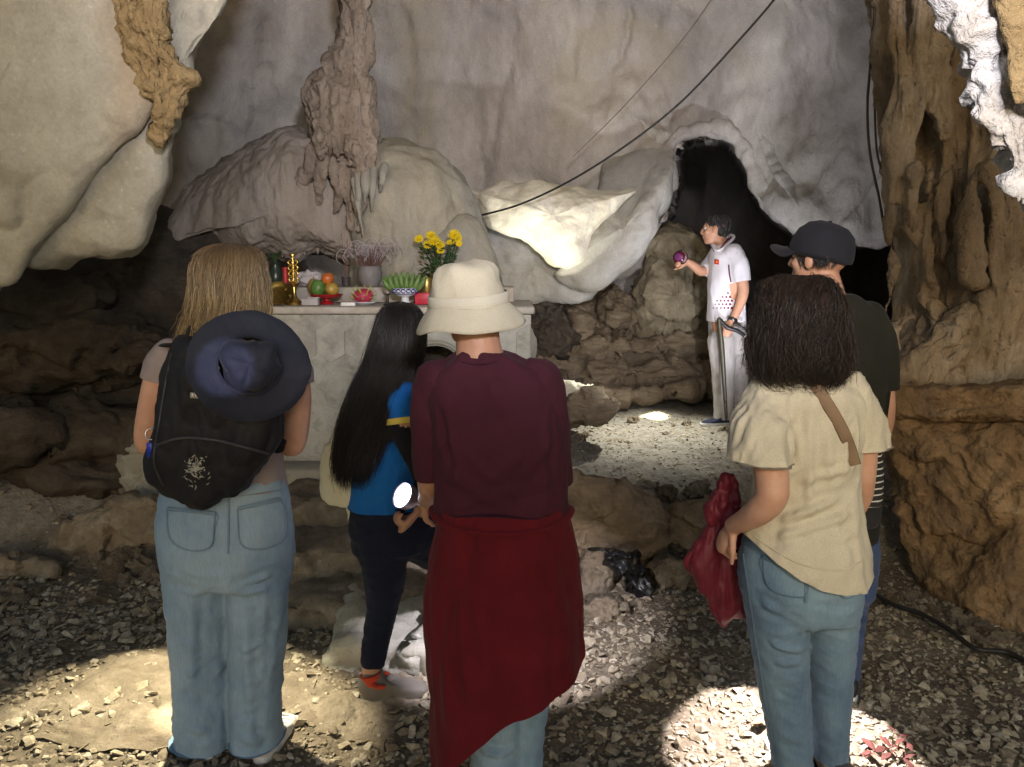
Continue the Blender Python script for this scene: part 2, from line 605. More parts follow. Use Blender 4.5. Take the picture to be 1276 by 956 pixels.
def rock(name, mat, outline, center, bulge, back, label=None, cat='rock', seed=1, n=150, rings=42, p=2.2, parent=None, kind=None, group=None, jag=0.0, geo=False, **k):
    """closed rock with a given silhouette: a bulging face, rounded shoulders and its own thickness behind"""
    O = np.array([at(*q) if len(q) == 3 else None for q in outline])
    C = at(*center)
    O = even(O, n, True)
    if jag:
        w = np.stack([pn(O * 5 + seed * 3.3 + j * 11) for j in range(3)], 1) + .5 * np.stack([pn(O * 13 + seed * 1.3 + j * 7) for j in range(3)], 1)
        O = O + jag * w * np.array([1, .3, 1])
    camp = np.array([0, 0, CAMZ])
    rows = []
    sf = np.sin(np.linspace(0, math.pi / 2, rings))
    for s in sf:
        P = C + (O - C) * s
        d = camp - P
        d /= np.linalg.norm(d, axis=1)[:, None]
        rows.append(P + d * bulge * max(0, (1 - s ** p)) ** (1 / p))
    nb = max(8, rings // 3)
    sb = np.cos(np.linspace(0, math.pi / 2, nb))[1:]
    for s in sb:
        P = C + (O - C) * max(s, .02)
        P = P + (O - P) * .25
        d = P - camp
        d /= np.linalg.norm(d, axis=1)[:, None]
        rows.append(P + d * back * (1 - s ** 2) ** .5)
    V = np.vstack(rows)
    m = len(rows)
    F = grid_faces(m, n, False, True)
    F = [f[::-1] for f in F]
    F.append(tuple((m - 1) * n + q for q in range(n))[::-1])
    if geo: return V, F
    V = rough_up(V, F, seed, **k)
    # close the centre
    V[:n] = V[:n].mean(axis=0) + (V[:n] - V[:n].mean(axis=0)) * .01
    return mk(name, V, F, mat, parent, label=label, cat=cat if label else None, kind=kind, group=group)
def union(name, mat, geos, voxel, seed, smooth=3, label=None, cat='rock', parent=None, **k):
    """several overlapping rock masses grown into one continuous rock"""
    g = Geo()
    for V, F in geos: g.add(V, F)
    V, F = remesh(g, voxel, smooth)
    V = rough_up(V, F, seed, **k)
    return mk(name, V, F, mat, parent, label=label, cat=cat if label else None)
def blob(px, py, Y, rx, rz, ry=None, sd=1, tilt=0.0):
    """rough boulder as raw geometry, size in metres"""
    V, F = ell((0, 0, 0), (rx, ry or rx, rz), 14, rotm((0, 1, 0), tilt))
    V = V * (1 + .22 * fbm(V / max(rx, rz) * 1.1 + hash3(sd), 2))[:, None]
    return V + at(px, py, Y), F
def Yd(pts, Y):
    return [(x, y, Y) for x, y in pts]

# ------------------------------------------------------------------ ground
def gz(x, y):
    x = np.asarray(x, float); y = np.asarray(y, float)
    P = np.stack([x, y, np.zeros_like(x)], -1).reshape(-1, 3)
    n = fbm(P * .9 + 3.1, 3).reshape(x.shape)
    n2 = fbm(P * 3.5 + 8.1, 3).reshape(x.shape)
    h = .335 * sstep(3.95, 4.55, y + .25 * n)
    h = h + .35 * sstep(7.6, 9.0, y)
    h = h + .10 * sstep(-.9, -1.6, x) * sstep(1.5, 2.6, y) * sstep(3.4, 2.6, y)
    amp = .035 * sstep(0, 1.5, np.abs(y - 1.0))
    h = h + amp * n + .018 * n2
    return h
def build_ground():
    xs = np.concatenate([np.linspace(-40, -5, 12)[:-1], np.linspace(-5, 5, 260), np.linspace(5, 40, 12)[1:]])
    ys = np.concatenate([np.linspace(-40, 1.2, 20)[:-1], np.linspace(1.2, 9, 240), np.linspace(9, 40, 12)[1:]])
    X, Y = np.meshgrid(xs, ys, indexing='ij')
    Z = gz(X, Y)
    V = np.stack([X, Y, Z], -1).reshape(-1, 3)
    F = grid_faces(len(xs), len(ys))
    F = [f[::-1] for f in F]
    t = NT('damp_cave_dirt')
    a = t.noise(1.4, 8, .65)
    col = t.ramp(a, [(.3, (.12, .095, .066)), (.5, (.20, .165, .115)), (.7, (.29, .24, .175))])
    sx = t.new('ShaderNodeSeparateXYZ'); t.link(t.tc.outputs['Object'], sx.inputs[0])
    mr = t.new('ShaderNodeMapRange'); mr.inputs[1].default_value = 4.35; mr.inputs[2].default_value = 4.75
    t.link(t.math('ADD', sx.outputs[1], t.math('MULTIPLY', a, .6)), mr.inputs[0])
    col = t.mix(mr.outputs[0], col, t.ramp(a, [(.3, (.24, .225, .195)), (.7, (.37, .35, .31))]))     # grey grit on the terrace
    b = t.noise(14, 8, .7)
    col = t.mix(t.ramp(b, [(.35, .6), (.62, 0.0)]), col, (.085, .068, .048))
    c = t.voro(38)
    col = t.mix(t.ramp(c, [(.1, .45), (.4, 0.0)]), col, (.30, .25, .18))
    n = t.bump(t.noise(18, 10, .7), .8, .03)
    n = t.bump(t.ramp(c, [(.0, 1.0), (.5, 0.0)]), .5, .012, n)
    mk('ground', V, F, t.done(col, .92, n, .2), kind='structure', origin=(0, 0, 0), label='brown dirt cave floor rising to a terrace in front of the back wall')
build_ground()

# ------------------------------------------------------------------ back wall and ceiling
PASS = np.array([(832, 262), (842, 215), (842, 188), (864, 174), (908, 176), (930, 208), (948, 248), (970, 276), (1012, 298), (1075, 303), (1125, 303),
                 (1135, 420), (1120, 600), (850, 600), (790, 440), (800, 330)], float)
def poly_sd(P, poly):
    """signed distance, positive inside"""
    d = np.full(len(P), 1e9)
    ins = np.zeros(len(P), bool)
    m = len(poly)
    for i in range(m):
        a, b = poly[i], poly[(i + 1) % m]
        ab = b - a
        t = np.clip(((P - a) @ ab) / (ab @ ab), 0, 1)
        d = np.minimum(d, np.linalg.norm(P - (a + t[:, None] * ab), axis=1))
        c = ((a[1] > P[:, 1]) != (b[1] > P[:, 1])) & (P[:, 0] < (b[0] - a[0]) * (P[:, 1] - a[1]) / (b[1] - a[1] + 1e-9) + a[0])
        ins ^= c
    return np.where(ins, d, -d)
def build_wall():
    cols = [-520, -200, 100, 300, 450, 600, 750, 850, 950, 1050, 1150, 1400, 1700]
    rows = [-330, -130, 0, 110, 210, 310, 420, 540, 640]
    Yt = {
        -330: [3.0, 3.6, 4.3, 4.7, 4.9, 5.0, 5.0, 4.9, 4.7, 4.4, 4.1, 3.6, 3.0],
        -130: [3.3, 4.3, 5.4, 6.0, 6.2, 6.2, 6.1, 6.0, 5.8, 5.4, 5.0, 4.2, 3.3],
        0:    [3.5, 4.7, 5.9, 6.5, 6.8, 6.8, 6.7, 6.6, 6.3, 5.9, 5.5, 4.5, 3.5],
        110:  [3.6, 4.9, 6.1, 6.7, 7.0, 7.0, 6.8, 6.8, 6.6, 6.2, 5.7, 4.6, 3.6],
        210:  [3.7, 5.0, 6.2, 6.8, 7.1, 7.1, 6.8, 6.7, 6.5, 6.2, 5.8, 4.6, 3.7],
        310:  [3.7, 5.0, 6.3, 6.9, 7.2, 7.2, 7.2, 7.0, 6.5, 6.1, 5.8, 4.6, 3.7],
        420:  [3.7, 5.0, 6.3, 6.9, 7.3, 7.8, 8.1, 8.0, 7.6, 6.9, 5.9, 4.6, 3.7],
        540:  [3.7, 5.0, 6.3, 6.9, 7.4, 8.0, 8.4, 8.2, 7.8, 7.0, 5.9, 4.6, 3.7],
        640:  [3.7, 5.0, 6.3, 6.9, 7.4, 8.0, 8.4, 8.2, 7.8, 7.0, 5.9, 4.6, 3.7]}
    G = np.array([[at(x, y, Yt[y][i]) for i, x in enumerate(cols)] for y in rows])
    # ceiling runs on over the viewer
    top = []
    for yy, zz in ((.2, 4.6), (1.4, 4.6), (2.6, 4.6)):
        top.append([[p[0] * (0.9 + .1 * abs(yy)), yy, zz] for p in G[0]])
    G = np.vstack([np.array(top), G])
    G = G
    nr, nc = 250, 420
    A = crs(G.reshape(len(G), -1), nr).reshape(nr, len(cols), 3)
    A = crs(A.transpose(1, 0, 2).reshape(len(cols), -1), nc).reshape(nc, nr, 3).transpose(1, 0, 2)
    V = A.reshape(-1, 3)
    F = grid_faces(nr, nc)
    V = rough_up(V, F, 3.7, big=(.13, .9), mid=(.03, 3.2), fine=(.006, 13), flute=(.03, 1.6, .25), facet=(.035, 1.3, .5))
    # the passage is a real hollow running back into the hill
    c, s = math.cos(PITCH), math.sin(PITCH)
    D = V - np.array([0, 0, CAMZ])
    f = D[:, 1] * c - D[:, 2] * s
    u = D[:, 1] * s + D[:, 2] * c
    ok = f > 2
    fs = np.where(ok, f, 1)
    P = np.stack([CX + FPX * D[:, 0] / fs, CY - FPX * u / fs], 1)
    sd = poly_sd(P, even(PASS, 200, True))
    k = np.where(ok & (sd > 9), 1.0, 0.0)
    dist = np.linalg.norm(D, axis=1)
    dirn = D / dist[:, None]
    # rounded lip
    lip = np.where(ok, np.exp(-np.clip(-sd, 0, 400) / 22.0) * (sd < 0), 0) * .10
    # vertices just inside the mouth gather on its outline, so the rim is clean
    poly = even(PASS, 400, True)
    band = np.where(ok & (sd > -5) & (sd <= 9))[0]
    for i in band:
        q = poly[np.argmin(np.linalg.norm(poly - P[i], axis=1))]
        V[i] = at(q[0], q[1], V[i][1])
    V = V + dirn * (k * 11 + np.where(sd < 0, lip, .10))[:, None]
    # fissures running down the wall
    for pts, w, dp in (([(632, -40), (640, 40), (636, 75), (620, 130), (614, 180), (600, 240)], 5, .05), ([(790, -20), (785, 30), (775, 62), (764, 84)], 4, .05), ([(700, -30), (716, 60), (700, 150), (690, 205)], 5, .025), ([(590, -30), (570, 60), (575, 140), (583, 200)], 6, .03),
                       ([(1005, 100), (985, 135), (962, 160)], 7, .03), ([(930, -20), (900, 60), (880, 120), (860, 160)], 6, .025), ([(505, 20), (515, 90), (512, 170)], 6, .03), ([(340, 20), (330, 80), (345, 130)], 5, .03), ([(270, 60), (285, 110), (280, 170)], 5, .03)):
        Q = even(np.array(pts, float), 40)
        Q = Q + np.stack([pn(np.stack([Q[:, 1] * .05, Q[:, 0] * .0 + pts[0][0], 0 * Q[:, 0]], 1)) * 9, 0 * Q[:, 0]], 1)
        m = np.where((P[:, 0] > Q[:, 0].min() - 30) & (P[:, 0] < Q[:, 0].max() + 30) & (P[:, 1] < Q[:, 1].max() + 30) & ok)[0]
        dd = np.min(np.linalg.norm(P[m][:, None] - Q[None], axis=2), axis=1)
        V[m] += dirn[m] * (dp * np.exp(-(dd / w) ** 2))[:, None]
    cw = mk('cave_wall', V, F, M_WALL, kind='structure', origin=(0, 6, 0), label='lilac grey limestone cave wall curving up into the ceiling')
    # streaks of light beside the passage, painted as pale strips on the wall
    bv = bvh(V, F)
    vein = rock_mat('light_streak_paint', (.42, .41, .38), (.50, .49, .46), (.56, .55, .52), 2, None, 0, (1, 1, 1), .5, 20, .3)  # pale colour imitating light that falls on the wall
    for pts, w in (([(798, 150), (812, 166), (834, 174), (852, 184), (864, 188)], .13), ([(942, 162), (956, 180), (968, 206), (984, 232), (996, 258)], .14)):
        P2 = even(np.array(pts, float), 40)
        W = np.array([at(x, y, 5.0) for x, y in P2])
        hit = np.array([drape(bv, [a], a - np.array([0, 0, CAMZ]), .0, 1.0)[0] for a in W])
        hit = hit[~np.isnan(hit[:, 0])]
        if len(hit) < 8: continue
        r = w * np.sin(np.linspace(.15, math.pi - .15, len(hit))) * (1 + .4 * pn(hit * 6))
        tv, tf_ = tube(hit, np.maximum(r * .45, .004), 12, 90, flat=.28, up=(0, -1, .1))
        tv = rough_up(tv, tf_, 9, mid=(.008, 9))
        mk('painted_light_streak', tv, tf_, vein, cw)  # vein here is the painted light colour, not a rock vein
build_wall()
def build_rim():
    """rounded rock lip round the mouth of the passage"""
    pts = even(np.array([(830, 268), (841, 225), (841, 188), (864, 174), (908, 176), (930, 208), (949, 248), (972, 274), (1012, 297), (1070, 302), (1118, 302)], float), 60)
    Yc = np.interp(np.arange(60), [0, 15, 30, 45, 59], [6.75, 6.75, 6.6, 6.35, 6.1])
    nn = np.gradient(pts, axis=0); nn = np.stack([nn[:, 1], -nn[:, 0]], 1); nn /= np.linalg.norm(nn, axis=1)[:, None]
    P = np.array([at(x + 9 * a, y + 9 * b, Y + .10) for (x, y), (a, b), Y in zip(pts, nn, Yc)])
    V, F = tube(P, np.interp(np.arange(60), [0, 10, 40, 59], [.075, .075, .085, .08]), 18, 160, smooth=True)
    V = rough_up(V, F, 55, big=(.05, 3.0), mid=(.02, 7), fine=(.006, 20))
    mk('passage_lip', V, F, M_WALL, bpy.data.objects['cave_wall'])
build_rim()

# ------------------------------------------------------------------ left side: pale overhang, ochre vein, dark rock below
rock('overhanging_rock', M_OVER, Yd([(-260, -230), (140, -230), (150, -20), (166, 55), (186, 96), (190, 128), (176, 158), (152, 184), (126, 208), (104, 234), (84, 262), (60, 290), (41, 316), (16, 347), (-60, 372), (-260, 380)], 3.35),
     (-10, 110, 3.35), .2, .9, 'large smooth buff overhang filling the top left corner', seed=2, n=220, rings=60, p=3.0, big=(.03, .9), mid=(.014, 4), fine=(.004, 15), pit=(.035, 5.5))
rock('overhanging_rock', M_OVER, Yd([(170, -230), (330, -230), (292, -10), (264, 42), (242, 92), (224, 140), (213, 190), (207, 230), (191, 262), (176, 298), (150, 309), (90, 314), (30, 322), (10, 270), (30, 170), (100, 80), (150, 0)], 3.5),
     (150, 170, 3.5), .16, .9, 'lower pale rock lobe tucked behind the buff overhang', seed=4, n=220, rings=50, p=2.6, big=(.03, 1.3), mid=(.016, 4), fine=(.004, 15), pit=(.03, 6))
rock('tufa_vein', M_TUFA, Yd([(140, -120), (205, -120), (206, 20), (214, 62), (240, 92), (231, 118), (212, 150), (202, 182), (190, 172), (194, 132), (176, 100), (156, 55), (144, 0)], 3.24),
     (195, 70, 3.24), .07, .3, 'rough ochre tufa vein between the two pale overhangs', seed=5, n=130, rings=34, jag=.02, big=(.03, 4), mid=(.035, 11), fine=(.016, 30))
G = [rock('', None, [(-330, 250, 5.2), (60, 295, 5.3), (190, 270, 5.6), (330, 290, 5.8), (350, 420, 5.6), (330, 580, 5.3), (150, 650, 5.0), (-330, 700, 4.4)], (40, 440, 5.2), .2, .6, geo=True, n=160, rings=40)]
for i, (x, y, Y, rx, rz) in enumerate([(40, 370, 5.1, .6, .2), (150, 430, 5.0, .8, .16), (-40, 430, 4.8, .6, .2), (20, 530, 4.65, .9, .16), (150, 540, 4.8, .55, .18),
                                       (-60, 560, 4.3, .6, .2), (90, 585, 4.6, .5, .12), (60, 455, 5.0, .6, .12)]):
    G.append(blob(x, y, Y, rx, rz, .3, 200 + i, .15 * math.sin(i * 2.3)))
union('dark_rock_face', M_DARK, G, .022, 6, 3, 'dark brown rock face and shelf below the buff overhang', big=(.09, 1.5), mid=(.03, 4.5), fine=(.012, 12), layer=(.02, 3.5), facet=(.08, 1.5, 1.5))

# ------------------------------------------------------------------ flowstone behind the altar
rock('flowstone_mound', M_FLOW, Yd([(176, 312), (196, 270), (222, 235), (262, 205), (318, 178), (366, 160), (405, 178), (440, 210), (458, 260), (462, 318), (440, 328), (400, 318), (366, 326), (330, 314), (290, 320), (262, 306), (240, 298), (210, 306)], 5.75),
     (350, 262, 5.7), .42, .8, 'broad grey brown flowstone mound fluted like a curtain left of the brown stalactite', 'flowstone', seed=8, n=300, rings=70, big=(.05, 1.5), mid=(.012, 5), fine=(.003, 20), flute=(.014, 9, .10))
rock('flowstone_mound', M_FLOWG, Yd([(432, 205), (468, 175), (520, 180), (560, 204), (588, 245), (603, 290), (613, 340), (612, 385), (520, 392), (448, 392), (440, 320), (432, 260)], 5.6),
     (520, 300, 5.6), .42, .8, 'smooth olive grey flowstone mound behind the yellow flowers', 'flowstone', seed=9, n=260, rings=60, big=(.06, 1.8), mid=(.012, 5), fine=(.003, 20), flute=(.008, 6, .15))
# lower ledge of the right mound
rock('flowstone_mound', M_FLOWG, Yd([(535, 300), (560, 275), (585, 272), (604, 290), (622, 330), (628, 380), (560, 385), (530, 350)], 5.35), (580, 335, 5.35), .18, .5, 'low grey rock lobe right of the yellow flowers', 'flowstone', seed=10, n=120, rings=34, big=(.04, 2), mid=(.012, 5), fine=(.004, 18))
def build_stalactite():
    root = thing('stalactite', 'brown lumpy stalactite hanging onto the flowstone above the altar', 'stalactite', at(428, 260, 5.3))
    G = [rock('body', M_STAL, Yd([(384, 112), (398, 88), (420, 78), (446, 80), (464, 104), (470, 140), (467, 186), (448, 200), (428, 192), (408, 197), (394, 178), (384, 150)], 5.35), (427, 135, 5.35), .24, .5, seed=11, n=100, rings=30, geo=True, jag=.02)]
    rock('stalk', M_STAL, Yd([(420, -90), (470, -90), (462, 10), (462, 50), (452, 92), (428, 92), (420, 50), (424, 0)], 5.3), (440, 20, 5.3), .13, .3, seed=12, n=120, rings=34, parent=root, jag=.01, big=(.03, 5), mid=(.016, 12), fine=(.007, 30), flute=(.03, 11, .16))
    for i, (x, y0, y1, w) in enumerate([(399, 150, 196, 9), (410, 160, 190, 7), (420, 165, 200, 8), (432, 160, 205, 9), (443, 165, 222, 10), (452, 170, 262, 11), (460, 165, 215, 8), (390, 130, 175, 7), (446, 190, 290, 7)]):
        r = mpp(y0, 5.0) * w
        V, F = tube([at(x, y0, 5.2), at(x + 1, (y0 + y1) / 2, 5.16), at(x + 2, y1, 5.2)], [r, r * .85, r * .35], 12, 16)
        G.append((rough_up(V, F, 40 + i, mid=(.012, 16)), F))
    for i, (x, y0, x1, y1, w) in enumerate([(396, 170, 376, 232, 9), (408, 178, 398, 250, 9), (420, 182, 420, 262, 10), (434, 182, 440, 280, 10), (448, 185, 452, 262, 9), (460, 180, 478, 226, 9), (440, 60, 436, 110, 22), (425, 80, 420, 120, 20)]):
        r = mpp(y0, 5.3) * w
        V, F = tube([at(x, y0, 5.3), at((x + x1) / 2, (y0 + y1) / 2, 5.3), at(x1, y1, 5.36)], [r, r * .95, r * .5], 12, 16)
        G.append((rough_up(V, F, 70 + i, big=(.012, 7)), F))
    union('body', M_STAL, G, .010, 11, 3, parent=root, big=(.025, 4), mid=(.016, 10), fine=(.006, 30), flute=(.026, 12, .16))
build_stalactite()
def build_fringe():
    root = thing('stalactite_fringe', 'short row of pale dripstone fingers on the olive flowstone', 'stalactite', at(460, 295, 5.1))
    for i, (x0, y0, x1, y1, w) in enumerate([(446, 218, 448, 270, 5), (456, 214, 455, 252, 7), (466, 212, 463, 262, 5), (479, 208, 474, 238, 6), (441, 225, 452, 292, 4)]):
        r = mpp(y0, 5.1) * w
        V, F = tube([at(x0, y0, 5.16), at((x0 + x1) / 2, (y0 + y1) / 2, 5.08), at(x1, y1, 5.13)], [r, r * .8, r * .2], 10, 14)
        V = rough_up(V, F, 60 + i, mid=(.006, 14))
        mk('drip', V, F, M_FLOWG, root)
build_fringe()
def build_curtain():
    root = thing('flowstone_fringe', 'thin dripping fringe along the lower lip of the broad flowstone mound', 'stalactite', at(350, 330, 5.3))
    for i in range(34):
        x = 214 + i * 7.2 + rng.uniform(-2, 2)
        y0 = np.interp(x, [205, 240, 262, 330, 366, 400, 460], [296, 292, 298, 304, 314, 308, 316])
        L = rng.uniform(3, 11)
        Y = np.interp(x, [205, 300, 350, 400, 460], [5.74, 5.6, 5.56, 5.6, 5.72])
        r = mpp(y0, Y) * rng.uniform(2, 4)
        V, F = tube([at(x, y0 - 8, Y), at(x, y0 + L * .4, Y - .01), at(x + rng.uniform(-1, 1), y0 + L, Y)], [r, r * .8, r * .2], 8, 9)
        mk('drip', V, F, M_FLOW, root)
build_curtain()

# ------------------------------------------------------------------ middle: white drapery, grey jamb, rocks at the foot
rock('calcite_drapery', M_WHITE, Yd([(578, 236), (604, 240), (640, 231), (700, 234), (752, 238), (796, 236), (772, 262), (748, 276), (731, 300), (720, 322), (692, 329), (668, 313), (642, 293), (612, 282), (598, 262)], 6.35),
     (690, 268, 6.3), .26, .5, 'white calcite drapery lit from below over the dark passage side', 'drapery', seed=13, n=200, rings=50, p=2.4, big=(.05, 2.0), mid=(.012, 5), fine=(.004, 16), flute=(.012, 3.5, .5))
rock('wall_rock', M_GREY, [(690, 345, 6.5), (712, 320, 6.45), (730, 285, 6.5), (746, 235, 6.75), (756, 170, 7.25), (800, 130, 7.5), (836, 165, 7.1), (840, 205, 6.6), (836, 240, 6.5), (826, 270, 6.45), (816, 298, 6.4), (794, 322, 6.4), (762, 348, 6.45), (720, 366, 6.5)],
     (775, 285, 6.45), .28, .8, 'smooth grey rock bulge forming the left side of the dark passage', seed=14, n=170, rings=46, p=2.6, big=(.05, 1.6), mid=(.016, 5), fine=(.004, 18))
rock('wall_rock', M_GREY, Yd([(590, 268), (625, 276), (660, 300), (700, 325), (745, 345), (735, 372), (690, 376), (640, 380), (600, 360)], 6.75),
     (665, 335, 6.75), .2, .7, 'pale grey rock under the lit white drapery', seed=15, n=140, rings=40, big=(.05, 1.8), mid=(.02, 5), fine=(.005, 18))
rock('passage_boulder', M_PASS, Yd([(782, 360), (796, 318), (815, 288), (838, 276), (862, 284), (885, 306), (900, 345), (905, 410), (890, 490), (820, 490), (795, 430), (786, 395)], 7.6),
     (842, 370, 7.55), .36, .6, 'olive brown boulder in the mouth of the dark passage', 'boulder', seed=16, n=150, rings=44, jag=.02, big=(.08, 1.8), mid=(.03, 6), fine=(.008, 18), layer=(.02, 4), facet=(.07, 2.5, 1.5))
G = [rock('', None, Yd([(630, 372), (690, 366), (735, 360), (764, 362), (782, 390), (800, 412), (850, 416), (890, 414), (905, 450), (900, 520), (850, 520), (770, 516), (700, 516), (630, 510)], 7.6), (770, 440, 7.6), .2, .5, geo=True, n=120, rings=30)]
for i, (x, y, Y, rx, rz, ti) in enumerate([(752, 432, 7.3, .30, .15, .1), (718, 398, 7.4, .18, .2, .3), (762, 386, 7.4, .14, .22, -.2), (800, 436, 7.4, .34, .13, .05), (850, 428, 7.4, .34, .16, 0), (690, 432, 7.3, .25, .14, -.1), (700, 456, 7.2, .4, .1, .05), (790, 460, 7.25, .6, .09, 0),
                                            (860, 460, 7.35, .4, .1, .05), (680, 395, 7.4, .22, .16, .2), (740, 464, 7.1, .36, .1, -.1), (830, 478, 7.15, .5, .08, 0), (665, 420, 7.2, .17, .22, 0), (720, 482, 6.95, .4, .06, .05), (780, 486, 7.0, .4, .06, 0)]):
    G.append(blob(x, y, Y, rx, rz, .28, 230 + i, ti))
union('rock_bank', M_SED, G, .018, 17, 2, 'layered brown rock bank behind the lit patch of floor', big=(.05, 2.4), mid=(.03, 5.5), fine=(.012, 16), layer=(.025, 4.5), facet=(.10, 3.0, 2.2))
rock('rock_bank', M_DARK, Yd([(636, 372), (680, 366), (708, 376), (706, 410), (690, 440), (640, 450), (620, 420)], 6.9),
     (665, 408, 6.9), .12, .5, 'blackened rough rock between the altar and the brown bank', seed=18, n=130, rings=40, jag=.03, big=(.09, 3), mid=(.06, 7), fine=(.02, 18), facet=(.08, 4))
for pts, Y, b, bk, sd, m, lb in (
    ([(700, 500), (718, 486), (752, 490), (775, 502), (765, 520), (735, 530), (702, 528)], 5.3, .14, .4, 71, M_SED, 'low brown boulder beside the lit patch of floor'),
    ([(690, 482), (712, 478), (738, 486), (745, 496), (700, 497)], 5.7, .08, .4, 72, M_WHITE, 'pale lit ledge stone behind the low brown boulder'),
    ([(655, 582), (712, 584), (770, 600), (812, 624), (830, 655), (826, 692), (795, 712), (745, 696), (700, 700), (640, 690)], 4.0, .22, .6, 76, M_BOULD, 'big shadowed brown boulder right of the maroon shirt'),
    ([(722, 700), (738, 684), (760, 686), (768, 712), (756, 738), (728, 740)], 3.72, .07, .2, 77, M_SLAB, 'tan squarish stone against the big shadowed boulder'),
    ([(812, 712), (824, 697), (848, 697), (862, 712), (852, 732), (822, 736)], 3.75, .06, .2, 78, M_SLAB, 'tan stone right of the black plastic bag'),
    ([(725, 758), (742, 746), (768, 750), (772, 768), (740, 774)], 3.45, .05, .15, 79, M_SLAB, 'flat tan stone at the edge of the gravel'),
    ([(822, 650), (850, 628), (900, 622), (940, 645), (940, 700), (900, 728), (850, 715), (828, 690)], 4.1, .12, .5, 80, M_BOULD, 'brown stepped rock left of the red jacket'),
    ([(60, 678), (100, 640), (150, 622), (205, 622), (235, 640), (225, 672), (180, 690), (110, 696), (68, 694)], 4.15, .12, .5, 81, M_SLAB, 'flat brown ledge stone left of the blonde woman'),
    ([(148, 574), (156, 556), (200, 552), (216, 570), (214, 606), (190, 620), (156, 612)], 4.45, .10, .3, 82, M_FLOWG, 'pale squarish block behind the blonde woman'),
    ([(-80, 700), (-20, 690), (60, 700), (64, 716), (10, 728), (-80, 726)], 3.9, .06, .2, 86, M_SLAB, 'low flat stone at the far left edge of the floor')):
    rock('boulder' if b > .13 else 'stone', m, Yd(pts, Y), (np.mean([p[0] for p in pts]), np.mean([p[1] for p in pts]), Y), b, bk, lb, 'boulder' if b > .13 else 'stone', seed=sd, n=110, rings=34, p=2.8, jag=.015, big=(.03, 3), mid=(.014, 8), fine=(.006, 24), facet=(.05, 5, 1.6))
def build_steps():
    root = thing('stone_steps', 'three worn stone steps climbing to the altar', 'steps', at(450, 780, 3.4))
    for i, (xl, xr, y0, y1, z0, z1) in enumerate(((332, 600, 3.28, 3.80, -.12, .125), (338, 600, 3.64, 4.2, .0, .245), (345, 600, 4.0, 4.72, .1, .355))):
        x0, x1 = at(xl, 700, y0)[0], at(xr, 700, y0)[0]
        V, F = bevelbox(((x0 + x1) / 2, (y0 + y1) / 2, (z0 + z1) / 2), (x1 - x0, y1 - y0, z1 - z0), .035, None, 3)
        g = Geo(); g.add(V, F)
        V, F = remesh(g, .018, 2)
        V = rough_up(V, F, 500 + i, big=(.04, 2.2), mid=(.016, 7), fine=(.006, 22), facet=(.035, 3.5, 1.5))
        mk('step', V, F, M_SLAB, root)
build_steps()
# flat slab lit by the torch
def build_slab():
    V, F = bevelbox((0, 0, 0), (.86, .52, .24), .05, None, 3)
    g = Geo(); g.add(V, F)
    V, F = remesh(g, .016, 2)
    V[:, 0] += .10 * V[:, 1] / .26 * np.sign(V[:, 0]) * .6
    V = V @ rotz(-.22).T + np.array([-.36, 3.14, .005])
    V = rough_up(V, F, 90, big=(.045, 2.4), mid=(.014, 8), fine=(.005, 24), facet=(.012, 4, 1.2))
    mk('stone_slab', V, F, M_FLOWG, label='flat pale stone slab in the torch light beside the long-haired woman', cat='stone')
build_slab()
def flat_outcrop(name, cx, cy, rx, ry, h, sd, label, m):
    a = np.linspace(0, 2 * math.pi, 120, endpoint=False)
    rows = []
    for s, z in ((0.01, 1.0), (.2, 1), (.4, .98), (.55, .95), (.68, .9), (.8, .8), (.9, .6), (1.0, .3), (1.1, -.2), (1.2, -.8)):
        rr = 1 + .10 * np.sin(3 * a + sd) + .04 * np.sin(7 * a + 2 * sd)
        x, y = cx + rx * s * rr * np.cos(a), cy + ry * s * rr * np.sin(a)
        rows.append(np.stack([x, y, gz(x, y) + h * z], 1))
    Q = crs(np.array(rows).reshape(len(rows), -1), 40).reshape(-1, 3)
    F = grid_faces(40, 120, False, True)
    Q = rough_up(Q, F, sd, big=(.025, 2.2), mid=(.016, 6), fine=(.006, 22))
    mk(name, Q, F, m, label=label, cat='rock')
flat_outcrop('bedrock_outcrop', -1.35, 2.72, .62, .34, .008, 91, 'flat bedrock patch in the lamp light at bottom left', M_SLAB)
flat_outcrop('bedrock_outcrop', -.62, 2.78, .30, .26, .006, 92, 'flat bedrock patch right of the blue wide-leg jeans', M_SLAB)

